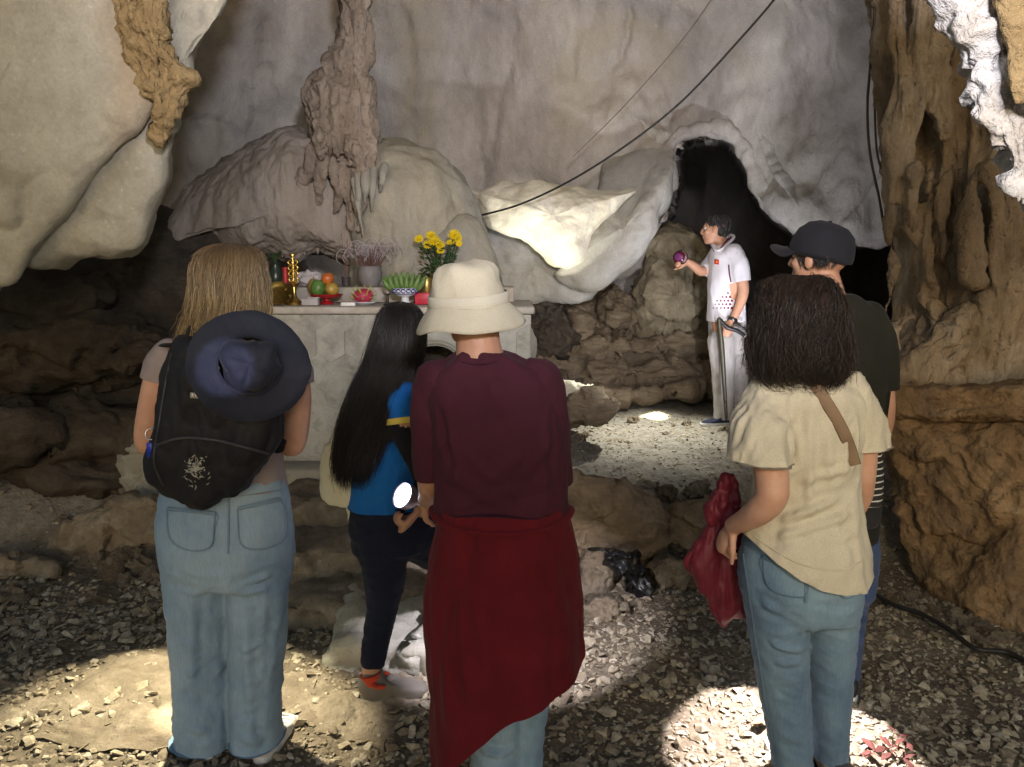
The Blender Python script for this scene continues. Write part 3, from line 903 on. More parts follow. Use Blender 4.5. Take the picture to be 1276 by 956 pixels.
# ------------------------------------------------------------------ right side: ochre column, ledge and block, pale hanging rock
def build_column():
    root = thing('cave_column', 'fluted ochre dripstone column on the right', 'column', at(1180, 480, 3.9))
    G = [rock('shaft', M_OCHRE, [(1084, -230, 4.4), (1400, -230, 3.7), (1560, 200, 3.5), (1520, 500, 3.5), (1200, 512, 3.8), (1096, 500, 4.1), (1104, 440, 4.2), (1116, 400, 4.2), (1124, 330, 4.25), (1108, 270, 4.3), (1106, 200, 4.3), (1090, 90, 4.35)],
         (1290, 180, 3.95), .22, .8, seed=20, n=200, rings=50, geo=True)]
    drips = [  # pixel paths of the dripstone tubes on the shaft
        ([(1140, 214), (1136, 262), (1142, 320), (1152, 372), (1160, 405)], 7), ([(1160, 214), (1152, 270), (1150, 320), (1166, 366), (1180, 398)], 6),
        ([(1178, 222), (1172, 262), (1180, 312), (1184, 360), (1202, 396)], 9), ([(1197, 216), (1200, 270), (1198, 330), (1192, 350)], 7),
        ([(1214, 222), (1208, 262), (1210, 330), (1218, 352)], 6), ([(1232, 212), (1250, 250), (1252, 310), (1246, 352)], 14), ([(1262, 225), (1268, 290), (1264, 352)], 10),
        ([(1150, -40), (1146, 30), (1140, 90), (1146, 130), (1134, 170), (1126, 215)], 9), ([(1120, -40), (1118, 60), (1122, 130), (1116, 200), (1110, 250)], 12),
        ([(1172, -40), (1166, 60), (1168, 120), (1176, 168)], 12), ([(1112, 260), (1108, 300), (1116, 340), (1104, 390)], 5),
        ([(1200, 398), (1176, 420), (1150, 440), (1120, 470)], 15), ([(1170, 395), (1160, 415), (1130, 440), (1112, 466)], 10), ([(1225, 375), (1222, 410), (1196, 440), (1150, 470)], 16),
        ([(1130, 395), (1112, 415), (1104, 445), (1106, 470)], 14), ([(1270, 380), (1262, 420), (1245, 455)], 18)]
    for i, (pp, w) in enumerate(drips):
        Y = 3.86 if pp[0][0] < 1200 else 3.72
        if pp[0][1] < 0: Y += .04
        pts = [at(x, y, Y + .02 * math.sin(i * 2 + k)) for k, (x, y) in enumerate(pp)]
        r = mpp(200, Y) * w
        V, F = tube(pts, [r * .9] + [r * (1 + .15 * math.sin(i + 3 * k)) for k in range(1, len(pp) - 1)] + [r * .8], 14, 40)
        G.append((rough_up(V, F, 100 + i, big=(.015, 5)), F))
    for i, (x, y, w) in enumerate([(1130, 470, 14), (1152, 474, 12), (1178, 472, 16), (1205, 476, 13), (1108, 474, 9), (1230, 474, 12)]):
        c = at(x, y, 3.78)
        r = mpp(y, 3.78) * w
        V, F = ell(c, (r, r, r * .7), 14)
        G.append((rough_up(V, F, 140 + i, big=(.02, 6)), F))
    union('shaft', M_OCHRE, G, .013, 20, 2, parent=root, big=(.03, 2.5), mid=(.012, 8), fine=(.007, 26), flute=(.05, 6.5, .10))
    rock('ledge', M_OCHB, [(1096, 482, 3.95), (1180, 478, 3.75), (1420, 470, 3.25), (1430, 522, 3.25), (1280, 528, 3.5), (1180, 524, 3.7), (1100, 516, 3.95)], (1250, 502, 3.6), .24, .7, seed=21, n=200, rings=34, parent=root, p=4.5, big=(.02, 2.5), mid=(.014, 7), fine=(.007, 22))
    rock('base_block', M_OCHB, [(1100, 512, 4.0), (1200, 514, 3.75), (1440, 516, 3.2), (1480, 700, 3.0), (1460, 860, 2.85), (1330, 838, 3.1), (1255, 808, 3.3), (1195, 782, 3.5), (1140, 726, 3.85), (1130, 650, 3.95), (1120, 600, 4.0)], (1270, 650, 3.5), .16, .9, seed=22, n=260, rings=70, parent=root, p=4.5, big=(.04, 1.5), mid=(.02, 5), fine=(.010, 18), pit=(.03, 7), layer=(.012, 5), facet=(.03, 3.5, 1))
build_column()
rock('hanging_rock', M_PALE, Yd([(1186, -140), (1460, -140), (1480, 268), (1300, 266), (1262, 246), (1248, 226), (1242, 190), (1222, 150), (1206, 100), (1198, 50), (1190, 0)], 1.95),
     (1330, 60, 1.95), .10, .35, 'jagged chalk white rock hanging close at the top right corner', seed=23, n=240, rings=70, jag=.006, big=(.04, 3.5), mid=(.028, 9), fine=(.008, 26), flute=(.012, 9, .6), facet=(.035, 9, 1.4))
rock('hanging_rock', M_TUFA, Yd([(1236, -100), (1420, -100), (1430, 150), (1282, 134), (1262, 128), (1252, 60)], 1.84), (1320, 30, 1.84), .03, .12, 'tan rock flake on the chalk white rock in the top right corner', seed=24, n=130, rings=34, big=(.02, 4), mid=(.01, 10), fine=(.004, 26))
# ------------------------------------------------------------------ lamps
def spot(name, loc, target, watts, deg, blend=.3, color=(1, 1, 1), rad=.02, parent=None):
    l = bpy.data.lights.new(name, 'SPOT')
    l.energy = watts
    l.spot_size = R(deg)
    l.spot_blend = blend
    l.color = color
    l.shadow_soft_size = rad
    o = bpy.data.objects.new(name, l)
    COL.objects.link(o)
    loc = np.asarray(loc, float)
    d = Vector((np.asarray(target, float) - loc).tolist())
    o.rotation_euler = d.to_track_quat('-Z', 'Y').to_euler()
    o.location = Vector((loc - (wloc(parent) if parent else 0)).tolist())
    if parent: o.parent = parent
    return o
def floodlight(label, p, target, watts, deg, color, rad=.06):
    """small LED flood on a bracket, standing on the rock"""
    p, target = np.asarray(p, float), np.asarray(target, float)
    d = (target - p) / np.linalg.norm(target - p)
    t = thing('floodlight', label, 'floodlight', p - np.array([0, 0, .12]))
    q = np.array(Vector((0, -1, 0)).rotation_difference(Vector(d.tolist())).to_matrix())
    hm = plain('floodlight_housing', (.05, .05, .055), .5)
    mk('housing', *bevelbox(p - d * .035, (.16, .05, .11), .01, q), hm, t, sharp=40)
    mk('glass', *box(p - d * .006, (.14, .006, .09), q), glow('floodlight_glass', color, 3), t)
    mk('bracket', *tube([p - d * .04 + np.array([-.09, 0, 0]), p - d * .04 + np.array([-.085, 0, -.1]), p - d * .04 + np.array([.085, 0, -.1]), p - d * .04 + np.array([.09, 0, 0])], .008, 8, 30), hm, t)
    spot('flood_beam', p, target, watts, deg, 1.0, color, rad, t)
floodlight('small floodlight behind the white calcite drapery side of the altar', at(640, 425, 5.75), at(690, 262, 6.2), 1, 55, (1, .98, .82))
spot('drapery_beam', at(640, 425, 5.75), at(690, 262, 6.2), 25, 55, .1, (1, .98, .82))
floodlight('added floodlight on the terrace, unseen behind the man in the cap', (1.72, 4.7, .50), at(760, 60, 7), 95, 125, (.93, .92, 1.0))  # added out of sight to brighten the back wall only
floodlight('added unseen floodlight behind the altar pointing up the wall', at(600, 378, 5.45), at(560, 60, 6.9), 50, 130, (.92, .88, 1.0))  # added, unseen; lifts the wall above the altar
spot('wall_fill', (.35, -.6, 2.3), at(640, 60, 7), 340, 70, 1.0, (.95, .92, 1.0), .12)  # added fill from behind the viewer for the back wall
spot('overhang_fill', (-.7, .4, 1.9), at(80, 130, 3.5), 17, 80, 1.0, (1, .95, .78), .1)  # added unseen fill for the overhang
spot('right_fill', (.9, -.3, 2.0), at(1180, 520, 3.4), 58, 70, 1.0, (1, .90, .70), .08)  # added unseen fill for the column and the floor on the right
spot('viewer_torch', (-.35, .1, 1.5), at(282, 458, 2.1), 75, 4.8, .3, (.62, .66, 1.0), .01)
# ------------------------------------------------------------------ tools for figures
def ring(xl, xr, py, Y, ry):
    a, b = at(xl, py, Y), at(xr, py, Y)
    return [(a[0] + b[0]) / 2, Y, a[2], (b[0] - a[0]) / 2, ry]
def limb(pp, n=16, seg=None, **k):
    """pp: (px, py, Y, radius in metres)"""
    P = np.array([at(x, y, Y) for x, y, Y, r in pp])
    return tube(P, [q[3] for q in pp], n, seg, **k)
def unit(v):
    v = np.asarray(v, float)
    return v / (np.linalg.norm(v) + 1e-12)
def hand(W, d, nrm, curl=.5, side=1, s=1.0):
    """palm, four unequal fingers and a thumb leaving the side of the palm"""
    W, d, nrm = np.asarray(W, float), unit(d), np.asarray(nrm, float)
    nrm = unit(nrm - d * np.dot(nrm, d))
    x = np.cross(d, nrm) * side
    g = Geo()
    g.add(*tube([W - d * .02 * s, W + d * .03 * s, W + d * .07 * s, W + d * .088 * s], np.array([.026, .034, .041, .036]) * s, 14, 14, flat=.42, up=nrm))
    for off, L, dc in ((.029, .072, .0), (.010, .080, .04), (-.010, .075, .08), (-.028, .060, .14)):
        p = W + d * .082 * s + x * off * s
        pts = [p - d * .02 * s, p]
        a = 0.15
        for f in (.45, .32, .25):
            a += curl * (1 + dc)
            p = p + (d * math.cos(a) + nrm * math.sin(a)) * L * f * s
            pts.append(p)
        g.add(*tube(pts, np.array([.0095, .0098, .0092, .0085, .0072]) * s, 8, 14))
    p = W + d * .018 * s + x * .026 * s
    d1 = unit(d * .65 + x * .75 + nrm * .25 * curl)
    d2 = unit(d * .85 + x * .25 + nrm * .6 * curl)
    g.add(*tube([p, p + d1 * .042 * s, p + d1 * .042 * s + d2 * .034 * s, p + d1 * .042 * s + d2 * .058 * s], np.array([.014, .012, .0105, .008]) * s, 8, 14))
    return g.V, g.F
def head_geo(c, yaw=0.0, pitch=0.0, roll=0.0, s=1.0):
    """head facing +Y before turning; c is its middle. Returns geometry, eye centres and the transform"""
    g = Geo()
    for cc, r in (((0, -.012, .032), (.076, .096, .084)), ((0, .022, -.03), (.060, .066, .078)), ((0, .056, -.088), (.026, .024, .022)), ((0, .03, -.075), (.052, .05, .035)),
                  ((0, .074, .034), (.052, .018, .013)), ((-.036, .055, -.016), (.026, .028, .024)), ((.036, .055, -.016), (.026, .028, .024)),
                  ((0, .082, -.054), (.023, .012, .006)), ((0, .080, -.065), (.020, .012, .007)), ((-.079, -.004, -.004), (.010, .019, .031)), ((.079, -.004, -.004), (.010, .019, .031)),
                  ((-.012, .092, -.026), (.010, .012, .008)), ((.012, .092, -.026), (.010, .012, .008))):
        g.add(*ell(cc, r, 12))
    g.add(*tube([(0, .080, .03), (0, .094, .004), (0, .106, -.022)], [.008, .010, .012], 10, 10))
    M = rotm((0, 0, 1), yaw) @ rotm((1, 0, 0), pitch) @ rotm((0, 1, 0), roll)
    V = (g.V * s) @ M.T + np.asarray(c)
    tf = lambda p: (np.asarray(p, float) * s) @ M.T + np.asarray(c)
    return V, g.F, tf
M_EYE = plain('eye_white', (.75, .73, .70), .25)
M_IRIS = plain('dark_iris', (.03, .02, .015), .2)
def eyes(tf, root):
    for sx in (-1, 1):
        e = mk('eye', *ell(tf((sx * .031, .070, .012)), (.0135,) * 3, 10), M_EYE, root)
        mk('iris', *ell(tf((sx * .031, .0795, .012)), (.0055,) * 3, 8), M_IRIS, e)
def body(root, geos, mat, voxel=.007, smooth=3):
    g = Geo()
    for V, F in geos: g.add(V, F)
    V, F = remesh(g, voxel, smooth, .4)
    return mk('body', V, F, mat, root)
def folds(V, F, specs):
    """raise soft creases along segments: (p0, p1, height, width)"""
    N = vnormals(V, F)
    d = np.zeros(len(V))
    for p0, p1, h, w in specs:
        p0, p1 = np.asarray(p0), np.asarray(p1)
        ab = p1 - p0
        t = np.clip(((V - p0) @ ab) / (ab @ ab), 0, 1)
        q = np.linalg.norm(V - (p0 + t[:, None] * ab), axis=1)
        fade = np.sin(np.clip(t * .9 + .05, 0, 1) * math.pi) ** .6
        d += 1.7 * h * fade * (np.exp(-(q / w) ** 2) - .55 * np.exp(-((q - 1.9 * w) / w) ** 2))
    return V + N * d[:, None]
def garment(name, root, geos, mat, voxel=.008, smooth=5, clamp=None, fold=None, noise=None, sharp=55):
    g = Geo()
    for V, F in geos: g.add(V, F)
    V, F = remesh(g, voxel, smooth)
    if noise:
        N = vnormals(V, F)
        d = np.zeros(len(V))
        for amp, sc, sd, mask in noise:
            m = mask(V) if mask else 1.0
            d += amp * m * ridged(V * np.array(sc) + hash3(sd), 2) - amp * .8 * m
        V = V + N * d[:, None]
    if fold: V = folds(V, F, fold)
    if clamp:
        for f in clamp: V = f(V)
    o = mk(name, V, F, mat, root, sharp=sharp)
    return o, bvh(V, F)
def hem(fn):
    """stop cloth at a lower edge z = fn(x, y)"""
    def f(V):
        z = fn(V[:, 0], V[:, 1])
        V = V.copy()
        V[:, 2] = np.maximum(V[:, 2], z)
        return V
    return f
def cuff(p, d, rad):
    """stop a sleeve at plane through p with outward normal d, near p only"""
    p, d = np.asarray(p), unit(d)
    def f(V):
        t = (V - p) @ d
        near = np.linalg.norm((V - p) - t[:, None] * d, axis=1) < rad
        k = near & (t > 0) & (t < rad * 2.5)
        V = V.copy()
        V[k] -= d * t[k][:, None]
        return V
    return f
def strands(rings, n, seed, r=.0016, spread=(.88, 1.03), a0=-math.pi, a1=math.pi, start=(.0, .35), end=(.82, 1.0), curl=0.0, curlf=5.0, wig=.06, K=16, clump=40, fly=.0, jit=.006, lock=.06, lenvar=.02):
    """locks of hair running down an envelope of rings (cx, cy, cz, rx, ry)"""
    g = np.random.default_rng(seed)
    Q = crs(np.asarray(rings, float), 60)
    ca = g.uniform(a0, a1, clump)
    cr = g.uniform(spread[0], spread[1], clump)
    cl = g.integers(0, clump, n)
    a = ca[cl] + g.normal(0, lock, n)
    rf = np.clip(cr[cl] + g.normal(0, .02, n), spread[0], spread[1] + .04)
    s0, s1 = g.uniform(*start, n), np.clip(g.uniform(*end, n) + lenvar * g.uniform(-1, .4, clump)[cl], .3, 1.0)
    u = np.linspace(0, 1, K)
    T = s0[:, None] + (s1 - s0)[:, None] * u
    idx = T * 59
    i = np.minimum(idx.astype(int), 58)
    f = (idx - i)[..., None]
    E = Q[i] * (1 - f) + Q[i + 1] * f
    ph = g.uniform(0, 6.28, n)
    A = a[:, None] + wig * np.sin(T * 7 + ph[:, None] * .3 + cl[:, None]) + .03 * np.sin(T * 19 + ph[:, None])
    rr = rf[:, None] * (1 + fly * g.normal(size=n)[:, None] * u ** 2)
    P = np.stack([E[..., 0] + rr * E[..., 3] * np.cos(A), E[..., 1] + rr * E[..., 4] * np.sin(A), E[..., 2]], -1)
    P += np.cumsum(g.normal(0, jit / K ** .5, P.shape), axis=1) * u[None, :, None]
    if curl:
        w = curlf * 2 * math.pi
        th = T * w + (cl * 1.7 + .25 * ph)[:, None]
        e = curl * np.minimum(1, u * 3)[None, :]
        P[..., 0] += e * np.cos(th) * np.abs(np.sin(A)) + e * .5 * np.sin(th * .7 + ph[:, None])
        P[..., 1] += e * np.cos(th) * np.abs(np.cos(A))
        P[..., 2] += e * .8 * np.sin(th)
    R_ = (r * (1 - .65 * u ** 2))[None, :] * g.uniform(.6, 1.3, n)[:, None]
    th = np.array([0, 2.094, 4.189])
    Tn = np.gradient(P, axis=1)
    Tn /= np.linalg.norm(Tn, axis=2)[..., None] + 1e-9
    X = np.cross(Tn, np.array([0.31, .2, .93]))
    X /= np.linalg.norm(X, axis=2)[..., None] + 1e-9
    Yv = np.cross(Tn, X)
    V = P[:, :, None, :] + R_[:, :, None, None] * (np.cos(th)[None, None, :, None] * X[:, :, None, :] + np.sin(th)[None, None, :, None] * Yv[:, :, None, :])
    base = (np.arange(n)[:, None, None] * K + np.arange(K - 1)[None, :, None]) * 3
    j = np.arange(3)[None, None, :]
    jn = (np.arange(3)[None, None, :] + 1) % 3
    F = np.stack([base + j, base + jn, base + 3 + jn, base + 3 + j], -1).reshape(-1, 4)
    return V.reshape(-1, 3), F
def hair(root, rings, mat, core_mat, n, seed, core=.93, core_end=None, name='hair', **k):
    V, F = loft(rings if core_end is None else rings[:core_end], 36)
    c = np.array([np.mean(V[:, 0]), np.mean(V[:, 1]), 0])
    ctr = crs(np.asarray(rings if core_end is None else rings[:core_end], float), len(V) // 36)
    cc = np.repeat(ctr[:, :3], 36, axis=0)
    V = cc + (V - cc) * np.array([core, core, 1])
    V = V + .004 * vnormals(V, F) * fbm(V * 40, 2)[:, None]
    S, SF = strands(rings, n, seed, **k)
    o = len(V)
    FF = F + [tuple(int(q) + o for q in f) for f in SF]
    return mk(name, np.vstack([V, S]), FF, None, root, mats=[core_mat, mat], M=[0] * len(F) + [1] * len(SF))
def shoe(root, heel, toe, w, mat_u, mat_s, h=.085, lace=None):
    """low shoe from heel point to toe point on the ground"""
    heel, toe = np.asarray(heel, float), np.asarray(toe, float)
    d = unit(toe - heel)
    L = np.linalg.norm(toe - heel)
    x = unit(np.cross(d, [0, 0, 1]))
    a = np.linspace(0, 2 * math.pi, 40, endpoint=False)
    def outline(k=1.0):
        t = .5 - .5 * np.cos(a)
        ww = w * k * np.abs(np.sin(a)) ** .65 * np.sign(np.sin(a)) * (.78 + .30 * t - .10 * np.exp(-((t - .45) / .15) ** 2))
        return heel + (t * L)[:, None] * d + (ww / 2)[:, None] * x
    o = outline()
    c = heel + d * L * .5
    def row(s, z): return c + (o - c) * s + np.array([0, 0, z])
    V = np.vstack([row(.97, 0), row(1.02, .004), row(1.03, .018), row(1.0, .028), row(.6, .028)])
    F = grid_faces(5, 40, False, True) + [tuple(range(40))]
    so = mk('sole', V, F, mat_s, None, sharp=60)
    rows = []
    tt = (.5 - .5 * np.cos(a))
    for s, k in ((.98, 0), (1.0, .25), (.95, .5), (.82, .75), (.55, .95), (.3, 1.0), (.05, 1.0)):
        top = h * (1 - .62 * sstep(.25, .95, tt))
        rows.append(c + (o - c) * s - d * (L * .16 * k)  + np.stack([0 * tt, 0 * tt, .024 + top * k], 1))
    V = np.vstack(rows)
    F = grid_faces(7, 40, False, True)
    up = mk('shoe', V, F, mat_u, root)
    bpy.data.objects.remove(so)
    V = np.vstack([row(.97, 0), row(1.02, .004), row(1.03, .018), row(1.0, .028), row(.6, .028)])
    F = grid_faces(5, 40, False, True) + [tuple(range(40))]
    mk('sole', V, F, mat_s, up, sharp=60)
    if lace:
        for k in range(4):
            p = heel + d * L * (.48 + .09 * k) + np.array([0, 0, .024 + h * (.93 - .16 * k)])
            mk('lace', *tube([p - x * w * .22, p + np.array([0, 0, .006]), p + x * w * .22], .003, 6, 8), lace, up)
    return up
def strip(bv, pix, Y, w, off=.004, th=.004, n=None):
    """flat band (strap, seam) laid on a surface along a pixel path"""
    P = even(np.array(pix, float), n or 24)
    W = np.array([at(x, y, Y) for x, y in P])
    D = W - np.array([0, 0, CAMZ])
    out = np.array([drape(bv, [a], b, off, 1.2)[0] for a, b in zip(W, D)])
    good = ~np.isnan(out[:, 0])
    out = out[good]
    D = D[good]
    # keep the band smooth
    for _ in range(2):
        out[1:-1] = (out[:-2] + 2 * out[1:-1] + out[2:]) / 4
    T = np.gradient(out, axis=0)
    T /= np.linalg.norm(T, axis=1)[:, None]
    Dn = D / np.linalg.norm(D, axis=1)[:, None]
    S = np.cross(T, Dn)
    S /= np.linalg.norm(S, axis=1)[:, None]
    V = np.hstack([out - S * w / 2, out - S * w * .4 - Dn * th, out + S * w * .4 - Dn * th, out + S * w / 2, out + Dn * .004]).reshape(-1, 3)
    return V, grid_faces(len(out), 5, False, True)

SKIN_A = skin('fair_skin', (.62, .36, .25))
SKIN_B = skin('tanned_skin', (.50, .28, .18))
SKIN_C = skin('brown_skin', (.42, .24, .15))
M_HCORE_D = plain('hair_core_dark', (.010, .008, .007), .8)  # dark inner mass beneath the strands
M_HCORE_B = plain('hair_core_brown', (.06, .038, .02), .8)  # brown inner mass of the blonde hair
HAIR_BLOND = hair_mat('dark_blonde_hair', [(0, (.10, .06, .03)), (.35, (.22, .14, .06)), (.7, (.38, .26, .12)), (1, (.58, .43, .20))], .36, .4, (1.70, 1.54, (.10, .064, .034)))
HAIR_BLACK = hair_mat('black_hair', [(0, (.005, .004, .004)), (1, (.018, .014, .012))], .42)
HAIR_CURLY = hair_mat('dark_brown_hair', [(0, (.010, .007, .006)), (.7, (.028, .018, .013)), (1, (.06, .036, .022))], .45)
HAIR_GREY = hair_mat('greying_dark_hair', [(0, (.012, .011, .011)), (.8, (.04, .038, .036)), (1, (.12, .12, .12))], .5)
M_WHITE_RUB = plain('white_rubber', (.70, .70, .68), .6)
M_BLACK = plain('black_plastic', (.02, .02, .022), .4)

# ------------------------------------------------------------------ blonde woman in wide jeans
def woman_blonde():
    Y = 2.42
    base = atz(287, 960, 0); base[1] = Y; base[0] = at(287, 900, Y)[0]
    root = thing('person', 'blonde woman in wide light blue jeans with a black backpack, seen from behind', 'person', (base[0], Y, .0))
    denim_l = denim('light_blue_denim', (.22, .33, .44), (.15, .245, .36), (.36, .47, .56))
    tee = fabric('mauve_grey_tee', (.34, .28, .27))
    hc = at(287, 352, Y + .01)
    hv, hf, tf = head_geo(hc, R(-12), R(-6))
    B = [(hv, hf), limb([(286, 385, Y - .01, .05), (284, 425, Y - .03, .058)])]
    tors = [ring(262, 308, 418, Y - .02, .05), ring(238, 334, 427, Y - .02, .075), ring(210, 360, 441, Y - .02, .095), ring(205, 364, 470, Y - .01, .108), ring(212, 354, 520, Y, .105), ring(214, 350, 560, Y, .10), ring(204, 356, 600, Y, .11), ring(198, 364, 650, Y, .125), ring(205, 362, 700, Y, .125)]
    B.append(loft([[q[0], q[1], q[2], q[3] * .93, q[4] * .9] for q in tors]))
    armL = [(205, 450, Y, .046), (194, 490, Y, .046), (184, 543, Y + .02, .042), (190, 552, Y + .10, .040), (215, 545, Y + .24, .030), (236, 540, Y + .30, .026)]
    armR = [(362, 450, Y, .046), (370, 495, Y, .046), (366, 546, Y + .02, .043), (358, 553, Y + .10, .040), (330, 545, Y + .24, .030), (312, 540, Y + .30, .026)]
    B += [limb(armL), limb(armR)]
    B.append(hand(at(236, 540, Y + .30), (.8, .5, -.1), (.2, -.3, .9), .6, -1))
    B.append(hand(at(312, 540, Y + .30), (-.8, .5, -.1), (-.2, -.3, .9), .6, 1))
    legs = {}
    for s, xs in ((-1, ((205, 284, 715), (214, 284, 800), (219, 286, 880), (221, 288, 965))), (1, ((284, 363, 715), (286, 357, 800), (288, 351, 880), (290, 356, 960)))):
        B.append(limb([((a + b) / 2, y, Y, .06 - .006 * k) for k, (a, b, y) in enumerate(xs)]))
    body(root, B, SKIN_A)
    eyes(tf, root)
    # tee with short sleeves
    T = [loft(tors[:7] + [ring(203, 358, 612, Y, .118)])]
    T.append(limb([(215, 445, Y - .01, .062), (202, 462, Y, .060), (196, 500, Y, .055)]))
    T.append(limb([(352, 445, Y - .01, .062), (366, 462, Y, .060), (371, 500, Y, .055)]))
    pL, pR = at(200, 473, Y), at(367, 478, Y)
    _, tb = garment('tee_shirt', root, T, tee, .009, 4, clamp=[cuff(pL, at(195, 500, Y) - at(202, 462, Y), .085), cuff(pR, at(371, 500, Y) - at(366, 462, Y), .085), hem(lambda x, y: at(280, 606, Y)[2] + 0 * x)],
                    noise=[(.004, (9, 9, 16), 3, None)])
    # wide-leg jeans
    J = [loft([ring(206, 354, 596, Y, .112), ring(201, 360, 620, Y, .122), ring(196, 366, 655, Y, .132), ring(200, 366, 690, Y, .132), ring(206, 362, 722, Y, .12)])]
    J.append(loft([ring(200, 289, 690, Y, .112), ring(205, 286, 725, Y, .105), ring(212, 284, 790, Y, .096), ring(217, 284, 850, Y + .005, .095), ring(219, 286, 905, Y, .10), ring(218, 289, 958, Y, .105), ring(218, 289, 975, Y, .105)], ex=2.1))
    J.append(loft([ring(280, 365, 690, Y, .112), ring(284, 361, 725, Y, .105), ring(286, 356, 790, Y, .096), ring(288, 351, 850, Y + .005, .095), ring(289, 350, 905, Y, .10), ring(290, 356, 948, Y, .108), ring(290, 357, 965, Y, .108)], ex=2.1))
    zc = .035
    f = []
    for (x0, y0, x1, y1, h, w) in ((220, 715, 280, 728, .006, .010), (290, 728, 352, 716, .006, .010), (225, 735, 275, 742, .005, .010), (300, 740, 350, 730, .004, .01), (240, 740, 236, 860, .006, .016), (330, 740, 326, 850, .006, .016), (262, 760, 258, 930, .006, .016), (305, 780, 312, 930, .006, .016),
                                   (225, 800, 275, 822, .006, .012), (222, 845, 270, 832, .005, .012), (230, 870, 280, 885, .006, .012), (295, 812, 345, 800, .006, .012), (300, 850, 345, 862, .005, .012), (295, 890, 345, 880, .006, .012), (230, 905, 280, 925, .006, .013), (300, 920, 345, 930, .006, .013),
                                   (286, 640, 286, 735, -.010, .012)):
        f.append((at(x0, y0, Y - .1), at(x1, y1, Y - .1), h, w))
    j, jb = garment('jeans', root, J, denim_l, .008, 4, clamp=[hem(lambda x, y: zc + .015 * np.sin(x * 9) + np.where(x > base[0], .02, 0))], fold=f,
                    noise=[(.0045, (7, 7, 13), 5, None), (.003, (14, 14, 9), 8, lambda V: sstep(.75, .4, V[:, 2]))])
    dk = denim('light_blue_denim_seam', (.15, .24, .34), (.11, .18, .27), (.24, .34, .43))
    for px in ([(296, 634), (350, 622), (356, 640), (354, 672), (326, 684), (300, 678)], [(208, 634), (268, 640), (266, 660), (262, 682), (236, 686), (212, 672)]):
        p = mk('back_pocket', *cloth_patch(jb, px, Y, off=.006), denim_l, j, sharp=50)
        mk('pocket_hem', *strip(jb, [px[0], px[1]], Y, .012, .008), dk, p)
        mk('pocket_stitching', *strip(jb, px[1:] + [px[0]], Y, .006, .007, .002, 40), dk, p)
    mk('seam', *strip(jb, [(285, 612), (285, 650), (284, 690)], Y, .007, .002, .002), dk, j)
    mk('waistband', *strip(jb, [(215, 606), (285, 612), (350, 604)], Y, .035, .003), denim_l, j)
    for (hx, hy, tx, ty) in ((254, 958, 244, 925), (322, 950, 336, 915)):
        h = atz(hx, hy, .0); h[1] = Y - .07; h[2] = .0
        t = h + np.array([(tx - hx) * .0025, .26, 0])
        h[2] = t[2] = gz(h[0], h[1] + .1)
        shoe(root, h, t, .10, plain('white_canvas', (.62, .61, .58), .7), M_WHITE_RUB, lace=M_WHITE_RUB)
    hr = [ring(284, 290, 303, Y, .004), ring(264, 311, 306, Y + .0, .05), ring(248, 325, 316, Y - .01, .082), ring(243, 329, 335, Y - .015, .10), ring(242, 331, 360, Y - .02, .105), ring(240, 331, 385, Y - .03, .10), ring(234, 329, 405, Y - .045, .09), ring(228, 326, 425, Y - .06, .07), ring(224, 322, 440, Y - .075, .055)]
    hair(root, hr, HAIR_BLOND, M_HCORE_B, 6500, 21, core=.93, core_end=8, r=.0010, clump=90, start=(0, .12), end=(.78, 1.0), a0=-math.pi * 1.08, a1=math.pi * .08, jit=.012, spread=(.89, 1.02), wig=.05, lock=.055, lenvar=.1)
    # small torch held in front, shining on the floor
    tp = at(248, 548, Y + .36)
    tg = atz(226, 905, 0.02)
    torch('hand_torch', 'small black torch in the hands of the blonde woman', tp, tg, 66, 74, (1, .90, .66), .35)
    spot('torch_hot_beam', tp + np.array([0, 0, -.01]), atz(219, 908, .02), 60, 13, .9, (1, .92, .66), .012)
    return root

def torch(name, label, p, target, watts, deg, color, blend, r=.022, L=.12, mat=None):
    d = unit(np.asarray(target) - np.asarray(p))
    t = thing(name, label, 'torch', np.asarray(p) - d * L)
    mk('barrel', *lathe([(.001, -L), (r * .7, -L), (r * .72, -.04), (r, -.03), (r, 0), (r * .9, 0), (r * .85, -.006)], p, 20, d), mat or M_BLACK, t, sharp=40)
    mk('lens', *lathe([(.0005, -.005), (r * .86, -.005), (r * .86, -.008)], p, 20, d), glow(name + '_lens', color, 12), t)
    spot('torch_beam', np.asarray(p) + d * .004, target, watts, deg, blend, color, .012, t)
    return t

